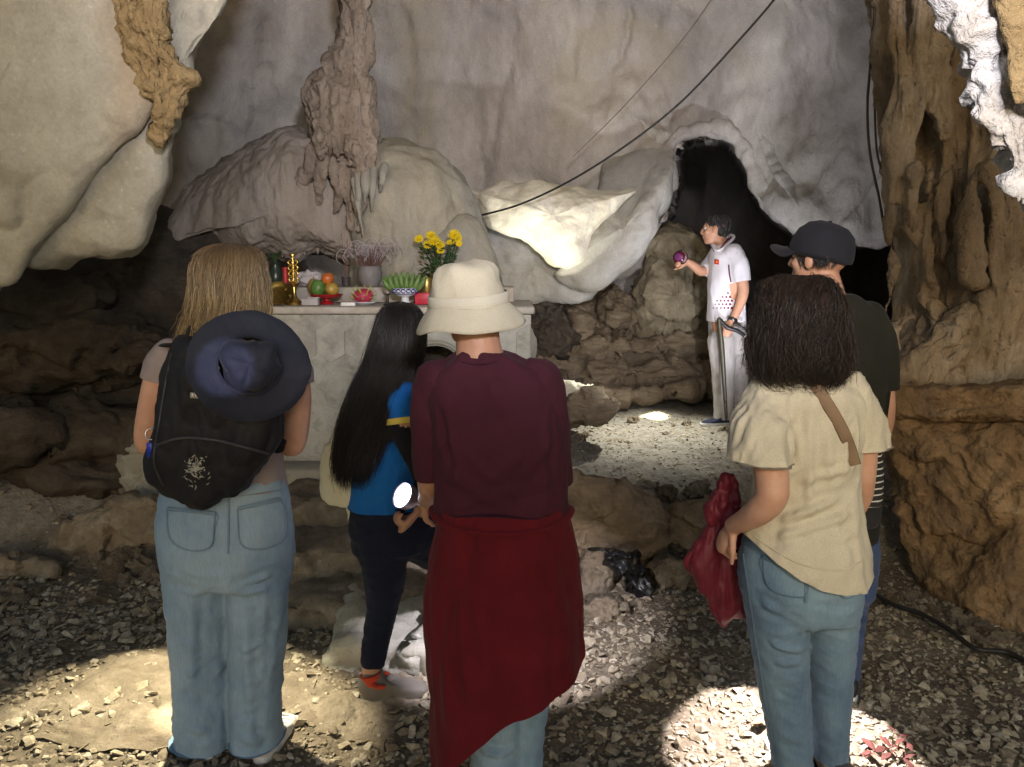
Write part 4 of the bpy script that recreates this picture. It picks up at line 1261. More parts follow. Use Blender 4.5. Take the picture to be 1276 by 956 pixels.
# ------------------------------------------------------------------ man in bucket hat, jacket tied round the waist
def man_hat():
    Y = 2.2
    cx = at(612, 800, Y)[0]
    root = thing('person', 'man in beige bucket hat and maroon tee with a red jacket round his waist', 'person', (cx, Y, 0))
    tee = fabric('maroon_tee', (.075, .019, .030), (.056, .014, .023), sheen=.03)
    jac = fabric('dark_red_fleece', (.15, .012, .018), (.105, .008, .013), sheen=.05, weave=400)
    dn = denim('pale_blue_denim', (.24, .36, .46), (.17, .27, .37), (.38, .50, .58))
    hat = fabric('beige_cotton', (.56, .51, .38), (.47, .42, .31), weave=600)
    hc = at(587, 384, Y + .02)
    hv, hf, tf = head_geo(hc, R(18), R(-4))
    B = [(hv, hf), limb([(594, 400, Y - .005, .062), (596, 430, Y - .02, .064), (600, 460, Y - .03, .075)])]
    tors = [ring(572, 626, 436, Y - .02, .062), ring(556, 650, 446, Y - .02, .078), ring(536, 672, 458, Y - .02, .095), ring(526, 688, 478, Y - .02, .115), ring(530, 698, 515, Y - .01, .125), ring(538, 706, 560, Y, .125), ring(542, 708, 610, Y, .125), ring(542, 708, 650, Y, .13)]
    B.append(loft([[q[0], q[1], q[2] - .004, q[3] * .85, q[4] * .74] for q in tors]))
    aL = [(540, 482, Y - .01, .05), (537, 540, Y, .048), (537, 596, Y + .02, .042), (536, 612, Y + .12, .036), (531, 622, Y + .26, .028)]
    aR = [(682, 486, Y - .01, .05), (688, 545, Y, .048), (690, 600, Y + .02, .042), (682, 618, Y + .12, .036), (668, 628, Y + .28, .028)]
    B += [limb(aL), limb(aR), hand(at(531, 622, Y + .26), (-.1, .8, -.4), (.9, .1, -.2), .9, 1), hand(at(668, 628, Y + .28), (-.5, .8, -.2), (-.8, -.3, -.3), .9, -1)]
    for pts in ([(588, 700, Y, .075), (612, 860, Y, .055), (616, 1040, Y, .042)], [(668, 700, Y + .02, .075), (661, 860, Y + .05, .045), (655, 1040, Y + .05, .035)]):
        B.append(limb(pts))
    body(root, B, SKIN_B)
    eyes(tf, root)
    T = [loft(tors)]
    SL, SR = [], []
    SL.append(limb([(549, 476, Y - .02, .073), (540, 500, Y - .005, .068), (537, 550, Y, .058), (538, 600, Y + .02, .052), (538, 625, Y + .03, .05)]))
    SR.append(limb([(668, 478, Y - .02, .075), (680, 505, Y - .005, .068), (687, 560, Y, .057), (691, 600, Y + .02, .053), (692, 625, Y + .03, .05)]))
    f = []
    for x0, y0, x1, y1, h, w in ((560, 545, 620, 600, .005, .014), (550, 585, 640, 640, .006, .016), (690, 540, 640, 610, .005, .015), (552, 500, 560, 590, -.010, .012), (692, 505, 690, 590, -.009, .012), (570, 630, 680, 600, .005, .015), (530, 560, 552, 575, .006, .009), (527, 580, 550, 590, .006, .008), (585, 460, 640, 470, .003, .01)):
        f.append((at(x0, y0, Y - .1), at(x1, y1, Y - .1), h, w))
    _, tb = garment('tee_shirt', root, T, tee, .009, 5, fold=f, noise=[(.010, (5, 5, 3), 12, None), (.004, (12, 12, 9), 16, None)])
    for gs, cu in ((SL, at(537, 594, Y + .02)), (SR, at(691, 600, Y + .02))):
        garment('sleeve', _, gs, tee, .008, 4, clamp=[cuff(cu, (0, .12, -1), .2)], fold=f, noise=[(.006, (9, 9, 6), 13, None)])
    mk('collar', *strip(tb, [(571, 446), (585, 450), (602, 451), (620, 447)], Y, .018, .004), tee, root)
    # jeans
    J = [loft([ring(548, 704, 640, Y, .125), ring(540, 712, 700, Y, .14), ring(545, 712, 760, Y, .135), ring(556, 704, 800, Y, .12)])]
    J.append(loft([ring(556, 646, 780, Y, .105), ring(572, 650, 850, Y, .092), ring(582, 650, 900, Y, .088), ring(586, 648, 960, Y, .085), ring(584, 646, 1040, Y, .085)], ex=2.1))
    J.append(loft([ring(634, 712, 780, Y + .03, .105), ring(634, 690, 850, Y + .05, .09), ring(634, 680, 900, Y + .05, .086), ring(632, 676, 960, Y + .05, .08), ring(630, 680, 1040, Y + .05, .08)], ex=2.1))
    f = [(at(a, b, Y - .09), at(c, d, Y - .09), h, w) for a, b, c, d, h, w in ((590, 890, 640, 905, .008, .012), (595, 915, 645, 900, .008, .012), (590, 935, 640, 945, .008, .012), (640, 880, 678, 893, .007, .011), (640, 920, 676, 910, .007, .011), (648, 840, 645, 950, -.01, .012))]
    garment('jeans', root, J, dn, .008, 4, fold=f, noise=[(.005, (8, 8, 14), 15, None)], clamp=[hem(lambda x, y: .03 + 0 * x)])
    for hx, yy in ((615, 0), (655, .05)):
        h = at(hx, 1000, Y + yy); h[1] = Y - .08 + yy; h[2] = gz(h[0], Y)
        shoe(root, h, h + np.array([.0, .28, 0]), .105, plain('grey_suede', (.16, .15, .14), .9), M_WHITE_RUB, .055)
    # jacket tied round the waist: a hanging apron of cloth open at the front
    cxs = np.linspace(-.06, 1.06, 90)            # around the back from his left to right
    rows = []
    # lower edge in pixels along the sweep, upper edge at the waist
    lo = np.array([(540, 1010), (548, 985), (562, 958), (576, 940), (592, 912), (606, 886), (622, 862), (640, 848), (664, 838), (690, 832), (712, 826), (728, 812), (732, 795), (728, 775)], float)
    loP = even(lo, 90)
    hiX = np.linspace(541, 709, 90)
    for k in np.linspace(0, 1, 60):
        row = []
        for i in range(90):
            u = i / 89
            ang = math.pi * (1.08 - 1.16 * u)
            yy = 626 + (loP[i][1] - 626) * k
            wl = np.interp(yy, [620, 660, 700, 780, 830, 960], [541, 537, 531, 525, 526, 536])
            wr = np.interp(yy, [620, 660, 700, 780, 830, 960], [709, 716, 722, 730, 731, 728])
            a, b = at(wl, yy, Y), at(wr, yy, Y)
            rx = (b[0] - a[0]) / 2
            ry = .165 + .03 * k
            r = 1 + .022 * math.sin(u * 19 + k * 2.2) * (.3 + k) + .014 * math.sin(u * 37 + 2 - 3 * k) * k + .01 * math.sin(u * 9 + 7 * k)
            row.append([(a[0] + b[0]) / 2 + rx * r * math.cos(ang), Y - ry * r * math.sin(ang), a[2] + .006 * math.sin(u * 17)])
        rows.append(row)
    V = np.array(rows).reshape(-1, 3)
    F = grid_faces(60, 90)
    N = vnormals(V, F)
    V = V + N * (.012 * ridged(V * np.array([5, 5, 2.0]) + 4, 3))[:, None]
    V = folds(V, F, [(at(a, b, Y - .17), at(c, d, Y - .19), h, w) for a, b, c, d, h, w in ((546, 740, 582, 880, -.010, .014), (560, 700, 600, 860, .008, .02), (700, 660, 716, 800, .008, .018), (660, 650, 690, 800, .007, .022), (620, 655, 630, 820, .006, .024), (580, 650, 700, 680, .005, .016), (545, 650, 600, 700, .006, .014), (536, 820, 560, 960, .008, .018))])
    inner = V - N * .012 * (1 if N[45][1] < 0 else -1)
    n = len(V)
    FF = F + [tuple(q + n for q in f[::-1]) for f in F]
    edge = list(range(90)) + [r * 90 + 89 for r in range(1, 60)] + [59 * 90 + c for c in range(88, -1, -1)] + [r * 90 for r in range(58, 0, -1)]
    FF += [(edge[i], edge[(i + 1) % len(edge)], edge[(i + 1) % len(edge)] + n, edge[i] + n) for i in range(len(edge))]
    ja = mk('tied_jacket', np.vstack([V, inner]), FF, jac, root, sharp=60)
    w = [at(x, y, Y) for x, y in ((541, 628), (625, 640), (709, 628))]
    ang = np.linspace(math.pi * 1.0, 0, 30)
    mk('tied_sleeve', *tube([((w[0][0] + w[2][0]) / 2 + .196 * math.cos(t), Y - .148 * math.sin(t), at(600, 634 + 8 * math.sin(t), Y)[2]) for t in ang], .020, 12, 60, flat=.45), jac, ja)
    # bucket hat
    tilt = R(-5)
    hcx = at(585, 383, Y + .01)
    Mx = rotm((0, 1, 0), R(-4)) @ rotm((1, 0, 0), R(4))
    crown = [(.001, .140), (.03, .140), (.058, .137), (.078, .129), (.091, .114), (.099, .090), (.107, .06), (.112, .028), (.114, .018)]
    brim = [(.113, .022), (.118, .016), (.130, .002), (.142, -.014), (.152, -.030), (.157, -.040), (.154, -.041), (.140, -.018), (.124, .004), (.112, .016)]
    def hatmesh(prof, amp, sd):
        V, F = lathe(prof, (0, 0, 0), 64)
        V = V + vnormals(V, F) * (amp * fbm(V * 14 + sd, 3))[:, None]
        a = np.arctan2(V[:, 1], V[:, 0])
        V[:, 2] += np.clip((np.hypot(V[:, 0], V[:, 1]) - .11) / .04, 0, 1) * (.006 * np.sin(3 * a + 1) + .004 * np.sin(5 * a))
        return V @ Mx.T + hcx + np.array([0, 0, -.012]), F
    ho = mk('bucket_hat', *hatmesh(crown, .011, 1), hat, root)
    mk('brim', *hatmesh(brim, .003, 2), hat, ho)
    mk('hat_band', *hatmesh([(.110, .052), (.1145, .050), (.1165, .028), (.1145, .022)], .001, 3), fabric('beige_band', (.60, .55, .43), (.5, .46, .35)), ho)
    hv_, hf_ = strands([[hc[0], hc[1] - .005, hc[2] + .03, .078, .098], [hc[0], hc[1] - .008, hc[2] - .02, .074, .092], [hc[0], hc[1] - .012, hc[2] - .055, .066, .086]], 900, 5, r=.001, a0=-math.pi, a1=0, start=(0, .5), end=(.6, 1), K=5)
    mk('hair', hv_, [tuple(int(i) for i in f) for f in hf_], HAIR_GREY, root)
    tp = at(640, 640, Y + .42)
    torch('hand_torch', 'small black torch held in front of the man in the bucket hat', tp, atz(625, 795, .02), 30, 82, (.93, .88, 1.0), .4)
    return root

# ------------------------------------------------------------------ long-haired woman in blue polo
def woman_blue():
    Y = 2.78
    root = thing('person', 'long-haired woman in blue polo and navy trousers stepping towards the altar', 'person', (at(480, 860, Y)[0], Y, 0))
    blue = fabric('bright_blue_polo', (.012, .13, .42), (.008, .09, .32))
    yel = fabric('yellow_trim', (.62, .50, .10))
    navy = fabric('navy_trousers', (.012, .016, .035), (.008, .011, .025))
    blk = fabric('black_arm_sleeve', (.012, .012, .015))
    hc = at(500, 421, Y)
    hv, hf, tf = head_geo(hc, R(-30), R(-8), 0, .92)
    B = [(hv, hf), limb([(496, 440, Y, .048), (488, 470, Y - .02, .052)])]
    tors = [ring(470, 512, 464, Y - .01, .055), ring(456, 518, 474, Y - .01, .08), ring(446, 524, 492, Y, .10), ring(442, 520, 530, Y, .105), ring(440, 515, 575, Y, .10), ring(436, 520, 615, Y, .11), ring(434, 524, 640, Y, .115)]
    B.append(loft([[q[0], q[1], q[2] - .004, q[3] * .85, q[4] * .74] for q in tors]))
    aR = [(498, 488, Y - .07, .042), (503, 530, Y - .11, .038), (522, 582, Y - .10, .034), (528, 610, Y - .13, .03), (524, 634, Y - .15, .024)]
    aL = [(452, 490, Y, .042), (444, 540, Y + .05, .038), (446, 580, Y + .10, .034), (470, 590, Y + .25, .028), (490, 585, Y + .33, .024)]
    B += [limb(aR), limb(aL)]
    B.append(hand(at(524, 634, Y - .15), (-.55, -.35, -.55), (-.7, .1, .6), .95, 1, .92))
    B.append(hand(at(490, 585, Y + .33), (.7, .6, .1), (.1, .1, -.9), .5, 1, .92))
    gl = gz(at(470, 840, Y - .03)[0], Y - .03)
    legL = [(470, 640, Y, .085), (480, 690, Y, .075), (476, 750, Y, .052), (464, 822, Y - .03, .038), (464, 850, Y - .03, .04)]
    legR = [(505, 645, Y + .02, .088), (540, 680, Y + .14, .078), (568, 700, Y + .25, .06), (562, 750, Y + .30, .05), (556, 800, Y + .30, .04)]
    B += [limb(legL), limb(legR)]
    body(root, B, SKIN_C)
    eyes(tf, root)
    T = [loft(tors)]
    T.append(limb([(496, 484, Y - .05, .062), (499, 505, Y - .09, .056), (503, 540, Y - .11, .050)]))
    T.append(limb([(458, 486, Y, .06), (449, 510, Y + .02, .054), (444, 540, Y + .05, .048)]))
    dR = at(503, 540, Y - .11) - at(499, 505, Y - .09)
    _, tb = garment('polo_shirt', root, T, blue, .008, 4, clamp=[cuff(at(501, 524, Y - .10), dR, .062), hem(lambda x, y: at(470, 630, Y)[2] + 0 * x)], noise=[(.005, (9, 9, 5), 31, None)])
    d = unit(dR); p = at(501, 524, Y - .10)
    mk('sleeve_trim', *tube([p - d * .010, p + d * .012], [.059, .058], 24, 6, cap=False), yel, root)
    mk('side_stripe', *strip(tb, [(452, 480), (449, 520), (452, 560)], Y, .016, .004), yel if False else fabric('pale_blue_piping', (.25, .45, .65)), root)
    mk('arm_sleeve', *limb([(501, 522, Y - .10, .044), (507, 548, Y - .11, .042), (523, 582, Y - .10, .038), (528, 608, Y - .13, .033), (525, 628, Y - .147, .027)]), blk, root)
    J = [loft([ring(440, 520, 622, Y, .108), ring(436, 526, 650, Y + .01, .118), ring(440, 530, 685, Y + .02, .11)])]
    J.append(limb([(468, 660, Y, .10), (478, 700, Y, .088), (478, 750, Y, .066), (470, 790, Y - .015, .054), (465, 822, Y - .03, .048)], 20, 40))
    J.append(limb([(505, 655, Y + .02, .105), (540, 682, Y + .14, .090), (570, 702, Y + .26, .072), (564, 750, Y + .30, .06), (558, 800, Y + .30, .05)], 20, 40))
    garment('trousers', root, J, navy, .008, 4, noise=[(.005, (10, 10, 16), 33, None)])
    # clogs with red socks
    sock = fabric('orange_red_sock', (.55, .07, .03))
    clog = plain('grey_clog_foam', (.13, .115, .095), .65)
    for (ax, ay, AY, dx, dy) in ((462, 858, Y - .06, .24, .07), (555, 812, Y + .26, .16, .16)):
        h = at(ax - 12, ay, AY)
        h[2] = gz(h[0], AY) + (.0 if ay > 840 else .13)
        t = h + np.array([dx, dy, 0])
        s = shoe(root, h, t, .122, clog, clog, .095)
        mk('strap', *tube([h + np.array([.02, -.0, .075]) + np.array([-.03 * math.cos(a) + .06, .05 * math.sin(a), .012]) for a in np.linspace(-1.9, 1.9, 12)], .013, 8, 30, flat=.5), sock, s)
        mk('sock', *tube([h + np.array([.045, .015, .05]), h + np.array([.04, .012, .085]), h + np.array([.035, .012, .11])], [.045, .043, .041], 16, 8, cap=False), sock, root)
    hr = [ring(497, 501, 376, Y, .004), ring(482, 516, 380, Y, .055), ring(473, 525, 390, Y, .085), ring(467, 529, 410, Y - .005, .102), ring(461, 528, 432, Y - .015, .104), ring(455, 522, 455, Y - .03, .09), ring(442, 504, 485, Y - .055, .075), ring(430, 490, 520, Y - .075, .06), ring(422, 478, 555, Y - .085, .05), ring(420, 464, 585, Y - .09, .04), ring(424, 456, 606, Y - .09, .03)]
    hair(root, hr, HAIR_BLACK, M_HCORE_D, 4200, 22, core=.93, core_end=10, r=.0010, clump=70, start=(0, .12), end=(.8, 1), a0=-math.pi * 1.12, a1=math.pi * .12, jit=.014, spread=(.89, 1.02), wig=.05, lock=.06, lenvar=.1)
    # big torch in her hand
    f_, b_ = at(501, 617, Y - .22), at(540, 656, Y - .10)
    d = unit(f_ - b_)
    d = unit(d + np.array([-.45, -.35, .0]))
    t = thing('hand_torch', 'lit round torch facing back in the hand of the long-haired woman', 'torch', f_ - d * .16)
    mk('reflector_housing', *lathe([(.001, -.16), (.017, -.16), (.019, -.07), (.030, -.055), (.045, -.03), (.047, 0), (.044, .001), (.040, -.006)], f_, 28, d), plain('silver_grey_metal', (.30, .28, .36), .3, .8), t, sharp=40)
    mk('lens', *lathe([(.0005, -.003), (.041, -.003), (.041, -.008)], f_, 28, d), glow('white_led', (.88, .88, 1.0), 4), t)
    mk('tail_cap', *lathe([(.001, -.19), (.014, -.19), (.017, -.158)], f_, 20, d), plain('violet_plastic', (.10, .06, .45), .35), t)
    # pale bag at her side
    bag = fabric('pale_cream_cotton', (.66, .64, .48), (.55, .53, .40))
    bt = thing('shoulder_bag', 'pale cream cloth bag hanging at the left side of the long-haired woman', 'bag', at(425, 640, Y))
    rock_like('bag_body', bag, [(404, 556), (424, 548), (440, 560), (444, 600), (441, 628), (420, 632), (402, 622), (398, 590)], Y - .02, .045, .06, bt)
    rock_like('bag_flap', bag, [(432, 625), (446, 630), (456, 655), (460, 678), (450, 686), (440, 672), (434, 645)], Y - .01, .02, .03, bt)
    mk('strap', *tube([at(410, 556, Y), at(428, 520, Y - .06), at(450, 485, Y - .04)], .008, 8, 20), bag, bt)
    return root
def rock_like(name, mat, pix, Y, bulge, back, parent, amp=.008, label=None, cat=None, p=2.6, n=90, rings=26, sd=3, fold=(6, 6, 3), Yc=None):
    """soft cloth or leather volume with a pixel silhouette"""
    pts = [q if len(q) == 3 else (q[0], q[1], Y) for q in pix]
    c = (np.mean([q[0] for q in pts]), np.mean([q[1] for q in pts]), Yc or np.mean([q[2] for q in pts]))
    V, F = rock('', None, pts, c, bulge, back, geo=True, n=n, rings=rings, p=p)
    N = vnormals(V, F)
    V = V + N * (amp * (ridged(V * np.array(fold) * 2 + sd, 3) - .9))[:, None]
    return mk(name, V, F, mat, parent, label=label, cat=cat)

# ------------------------------------------------------------------ curly-haired woman in cream blouse
def woman_cream():
    Y = 2.3
    root = thing('person', 'woman with dark curly hair in cream linen blouse and blue jeans, seen from behind', 'person', (at(1000, 900, Y)[0], Y, 0))
    lin = fabric('cream_linen', (.64, .58, .45), (.55, .49, .37), weave=350, bump=.3)
    dn = denim('mid_blue_denim', (.14, .22, .31), (.09, .15, .235), (.25, .36, .44))
    hc = at(996, 392, Y + .01)
    hv, hf, tf = head_geo(hc, R(8), R(-4))
    B = [(hv, hf), limb([(998, 425, Y, .05), (1004, 470, Y - .02, .056)])]
    tors = [ring(980, 1034, 466, Y - .02, .055), ring(958, 1056, 474, Y - .02, .075), ring(936, 1076, 487, Y - .02, .095), ring(928, 1082, 510, Y - .01, .11), ring(936, 1072, 560, Y, .112), ring(938, 1068, 610, Y, .108), ring(926, 1076, 660, Y, .135), ring(916, 1081, 700, Y, .158), ring(914, 1083, 725, Y, .162)]
    B.append(loft([[q[0], q[1], q[2], q[3] * .86, q[4] * .72] for q in tors]))
    aL = [(946, 505, Y - .03, .048), (957, 560, Y - .10, .050), (962, 600, Y - .155, .048), (961, 620, Y - .165, .046), (947, 636, Y - .14, .042), (929, 648, Y - .08, .034), (914, 655, Y - .02, .028)]
    aR = [(1074, 505, Y, .048), (1076, 555, Y, .042), (1074, 600, Y + .02, .039), (1070, 625, Y + .06, .034), (1046, 665, Y + .13, .027)]
    B += [limb(aL), limb(aR)]
    B.append(hand(at(914, 655, Y - .02), (-.25, .45, -.8), (.9, .1, -.2), .5, 1, .95))
    B.append(hand(at(1046, 665, Y + .13), (-.6, .2, -.6), (-.2, .8, .3), .9, -1, .95))
    for pts in ([(966, 740, Y, .065), (976, 850, Y, .048), (990, 1000, Y, .035)], [(1036, 740, Y + .03, .065), (1033, 850, Y + .05, .048), (1033, 1000, Y + .05, .035)]):
        B.append(limb(pts))
    body(root, B, SKIN_A)
    eyes(tf, root)
    T = [loft(tors)]
    SL = [limb([(962, 490, Y - .02, .070), (950, 512, Y - .04, .080), (946, 545, Y - .085, .090), (945, 600, Y - .13, .098)], 24, flat=.95)]
    SR = [limb([(1056, 490, Y - .01, .070), (1068, 515, Y - .01, .072), (1077, 545, Y - .01, .070), (1081, 590, Y - .01, .072)], 24)]
    f = []
    for x0, y0, x1, y1, h, w in ((955, 655, 1060, 618, .008, .012), (960, 672, 1068, 640, .008, .012), (1000, 690, 1070, 662, .006, .012), (1000, 600, 1062, 585, .005, .012), (985, 500, 980, 640, .006, .013), (1008, 510, 1010, 640, .006, .012), (1030, 520, 1036, 600, .005, .012), (965, 510, 955, 560, .006, .010), (925, 515, 915, 560, .006, .010), (985, 575, 950, 560, .005, .01), (985, 530, 987, 580, -.012, .012), (1062, 530, 1063, 590, -.01, .010), (1080, 510, 1086, 552, .006, .009)):
        f.append((at(x0, y0, Y - .11), at(x1, y1, Y - .11), h, w))
    hz = lambda x, y: np.interp((x) / mpp(690, Y) + CX, [905, 925, 950, 975, 1000, 1030, 1060, 1085], [at(0, v, Y)[2] for v in (648, 662, 682, 698, 710, 717, 718, 704)])
    b, bb = garment('blouse', root, T, lin, .008, 4, clamp=[hem(hz)], fold=f, noise=[(.007, (9, 9, 4), 41, None), (.004, (16, 16, 8), 43, None)])
    for nm, gs, cu, tilt in (('left', SL, at(945, 572, Y - .11), (-.06, 0, -1)), ('right', SR, at(1078, 557, Y - .01), (.10, 0, -1))):
        garment('sleeve', b, gs, lin, .007, 3, clamp=[cuff(cu, tilt, .2)], fold=f, noise=[(.008, (13, 13, 4), 42, None), (.003, (24, 24, 10), 44, None)])
    mk('hem_stitch', *strip(bb, [(925, 655), (950, 676), (1000, 704), (1050, 711), (1074, 700)], Y, .006, .002, .002), lin, b)
    J = [loft([ring(928, 1070, 668, Y, .11), ring(921, 1074, 700, Y, .128), ring(923, 1073, 735, Y, .134), ring(934, 1068, 768, Y, .11)])]
    J.append(loft([ring(920, 1010, 715, Y, .115), ring(928, 1006, 755, Y, .11), ring(936, 1006, 800, Y, .10), ring(944, 1008, 850, Y, .088), ring(954, 1009, 900, Y - .005, .082), ring(962, 1012, 950, Y - .01, .074), ring(968, 1014, 1010, Y, .062)], ex=2.1))
    J.append(loft([ring(1002, 1073, 715, Y + .02, .115), ring(1004, 1068, 755, Y + .03, .11), ring(1004, 1064, 800, Y + .04, .098), ring(1006, 1060, 850, Y + .05, .088), ring(1010, 1056, 900, Y + .05, .082), ring(1012, 1054, 950, Y + .05, .074), ring(1014, 1052, 1010, Y + .05, .062)], ex=2.1))
    f = []
    for x0, y0, x1, y1, h, w in ((935, 800, 1000, 812, .006, .010), (940, 835, 1002, 825, .006, .010), (945, 860, 1005, 872, .007, .010), (950, 885, 1005, 892, .007, .010), (955, 915, 1008, 905, .007, .010), (960, 935, 1008, 942, .007, .010), (1008, 790, 1060, 800, .006, .01), (1010, 822, 1058, 815, .006, .01), (1012, 850, 1056, 862, .007, .01), (1012, 885, 1054, 876, .007, .01), (1014, 905, 1052, 915, .007, .01), (1016, 935, 1050, 928, .007, .01), (1004, 720, 1004, 790, -.010, .010), (930, 745, 995, 770, .005, .012), (1010, 745, 1062, 760, .005, .012), (925, 700, 945, 740, .004, .012)):
        f.append((at(x0, y0, Y - .1), at(x1, y1, Y - .1), h, w))
    j, jb = garment('jeans', root, J, dn, .007, 3, fold=f, noise=[(.003, (8, 8, 22), 45, None)], clamp=[hem(lambda x, y: .03 + 0 * x)])
    dk = denim('mid_blue_denim_seam', (.09, .15, .22), (.07, .11, .17), (.16, .24, .31))
    for px, hemline in (([(950, 694), (1008, 722), (1005, 742), (990, 744), (966, 738), (954, 724)], None), ([(1050, 724), (1074, 708), (1072, 730), (1060, 745), (1048, 742)], None)):
        p = mk('back_pocket', *cloth_patch(jb, px, Y, off=.006), dn, j, sharp=50)
        mk('pocket_hem', *strip(jb, [px[0], px[1]], Y, .010, .008), dk, p)
        mk('pocket_stitching', *strip(jb, px[1:] + [px[0]], Y, .005, .007, .002, 40), dk, p)
    mk('side_seam', *strip(jb, [(926, 690), (936, 760), (950, 850), (966, 950)], Y, .007, .003), dk, j)
    mk('seam', *strip(jb, [(1004, 712), (1004, 735), (1004, 752)], Y, .010, .003), dk, j)
    for hx, yy in ((990, -.01), (1034, .05)):
        h = at(hx, 985, Y + yy); h[1] = Y - .08 + yy; h[2] = gz(h[0], Y)
        shoe(root, h, h + np.array([-.02, .25, 0]), .095, plain('dark_grey_canvas', (.08, .08, .09), .9), M_WHITE_RUB, .02)
    hr = [ring(992, 998, 343, Y, .005), ring(966, 1022, 347, Y - .0, .06), ring(948, 1040, 358, Y - .01, .09), ring(940, 1048, 380, Y - .02, .115), ring(935, 1052, 405, Y - .025, .12), ring(932, 1055, 430, Y - .035, .118), ring(934, 1056, 452, Y - .05, .105), ring(944, 1052, 468, Y - .06, .08), ring(960, 1040, 480, Y - .065, .05)]
    hair(root, hr, HAIR_CURLY, M_HCORE_D, 6500, 23, core=.93, core_end=8, r=.0010, clump=330, start=(0, .6), end=(.45, 1), a0=-math.pi * 1.05, a1=math.pi * .05, curl=.015, curlf=4.5, K=26, jit=.012, spread=(.84, 1.0), fly=.02, wig=.2, lock=.05, lenvar=.22)
    # sling bag strap, bag in front of her
    tan = fabric('tan_webbing', (.30, .20, .13), (.24, .16, .10))
    sb = thing('sling_bag', 'sling bag with a tan strap over the right shoulder of the cream blouse', 'bag', at(1060, 600, Y))
    mk('strap', *strip(bb, [(1008, 472), (1022, 490), (1040, 518), (1054, 545), (1066, 580)], Y, .034, .006, .004), tan, sb)
    rock_like('pouch', tan, [(1040, 590), (1066, 586), (1068, 630), (1050, 640), (1038, 625)], Y + .16, .03, .05, sb)
    torch('hand_torch', 'small black torch held low in front of the curly-haired woman', at(1016, 690, Y + .22), np.array([.97, 2.42, 0.0]), 85, 66, (1, .90, .92), .15)
    # red jacket over her left arm
    red = fabric('wine_red_shell', (.17, .012, .028), (.11, .008, .02), rough=.6, spec=.4, weave=300)
    rj = thing('red_jacket', 'wine red jacket hanging over the left forearm of the curly-haired woman', 'jacket', at(895, 780, Y + .1))
    rock_like('drape', red, [(898, 640), (912, 618), (922, 630), (926, 680), (932, 730), (934, 772), (918, 770), (902, 784), (888, 768), (872, 736), (853, 704), (862, 680), (880, 660)], Y + .10, .05, .07, rj, .014, sd=6, n=130, rings=40, fold=(5, 5, 1.6))
    rock_like('collar_fold', red, [(890, 612), (898, 598), (912, 590), (920, 606), (922, 660), (904, 664), (884, 650)], Y + .085, .03, .05, rj, .016, sd=9, p=3.5, fold=(7, 7, 4))
    return root

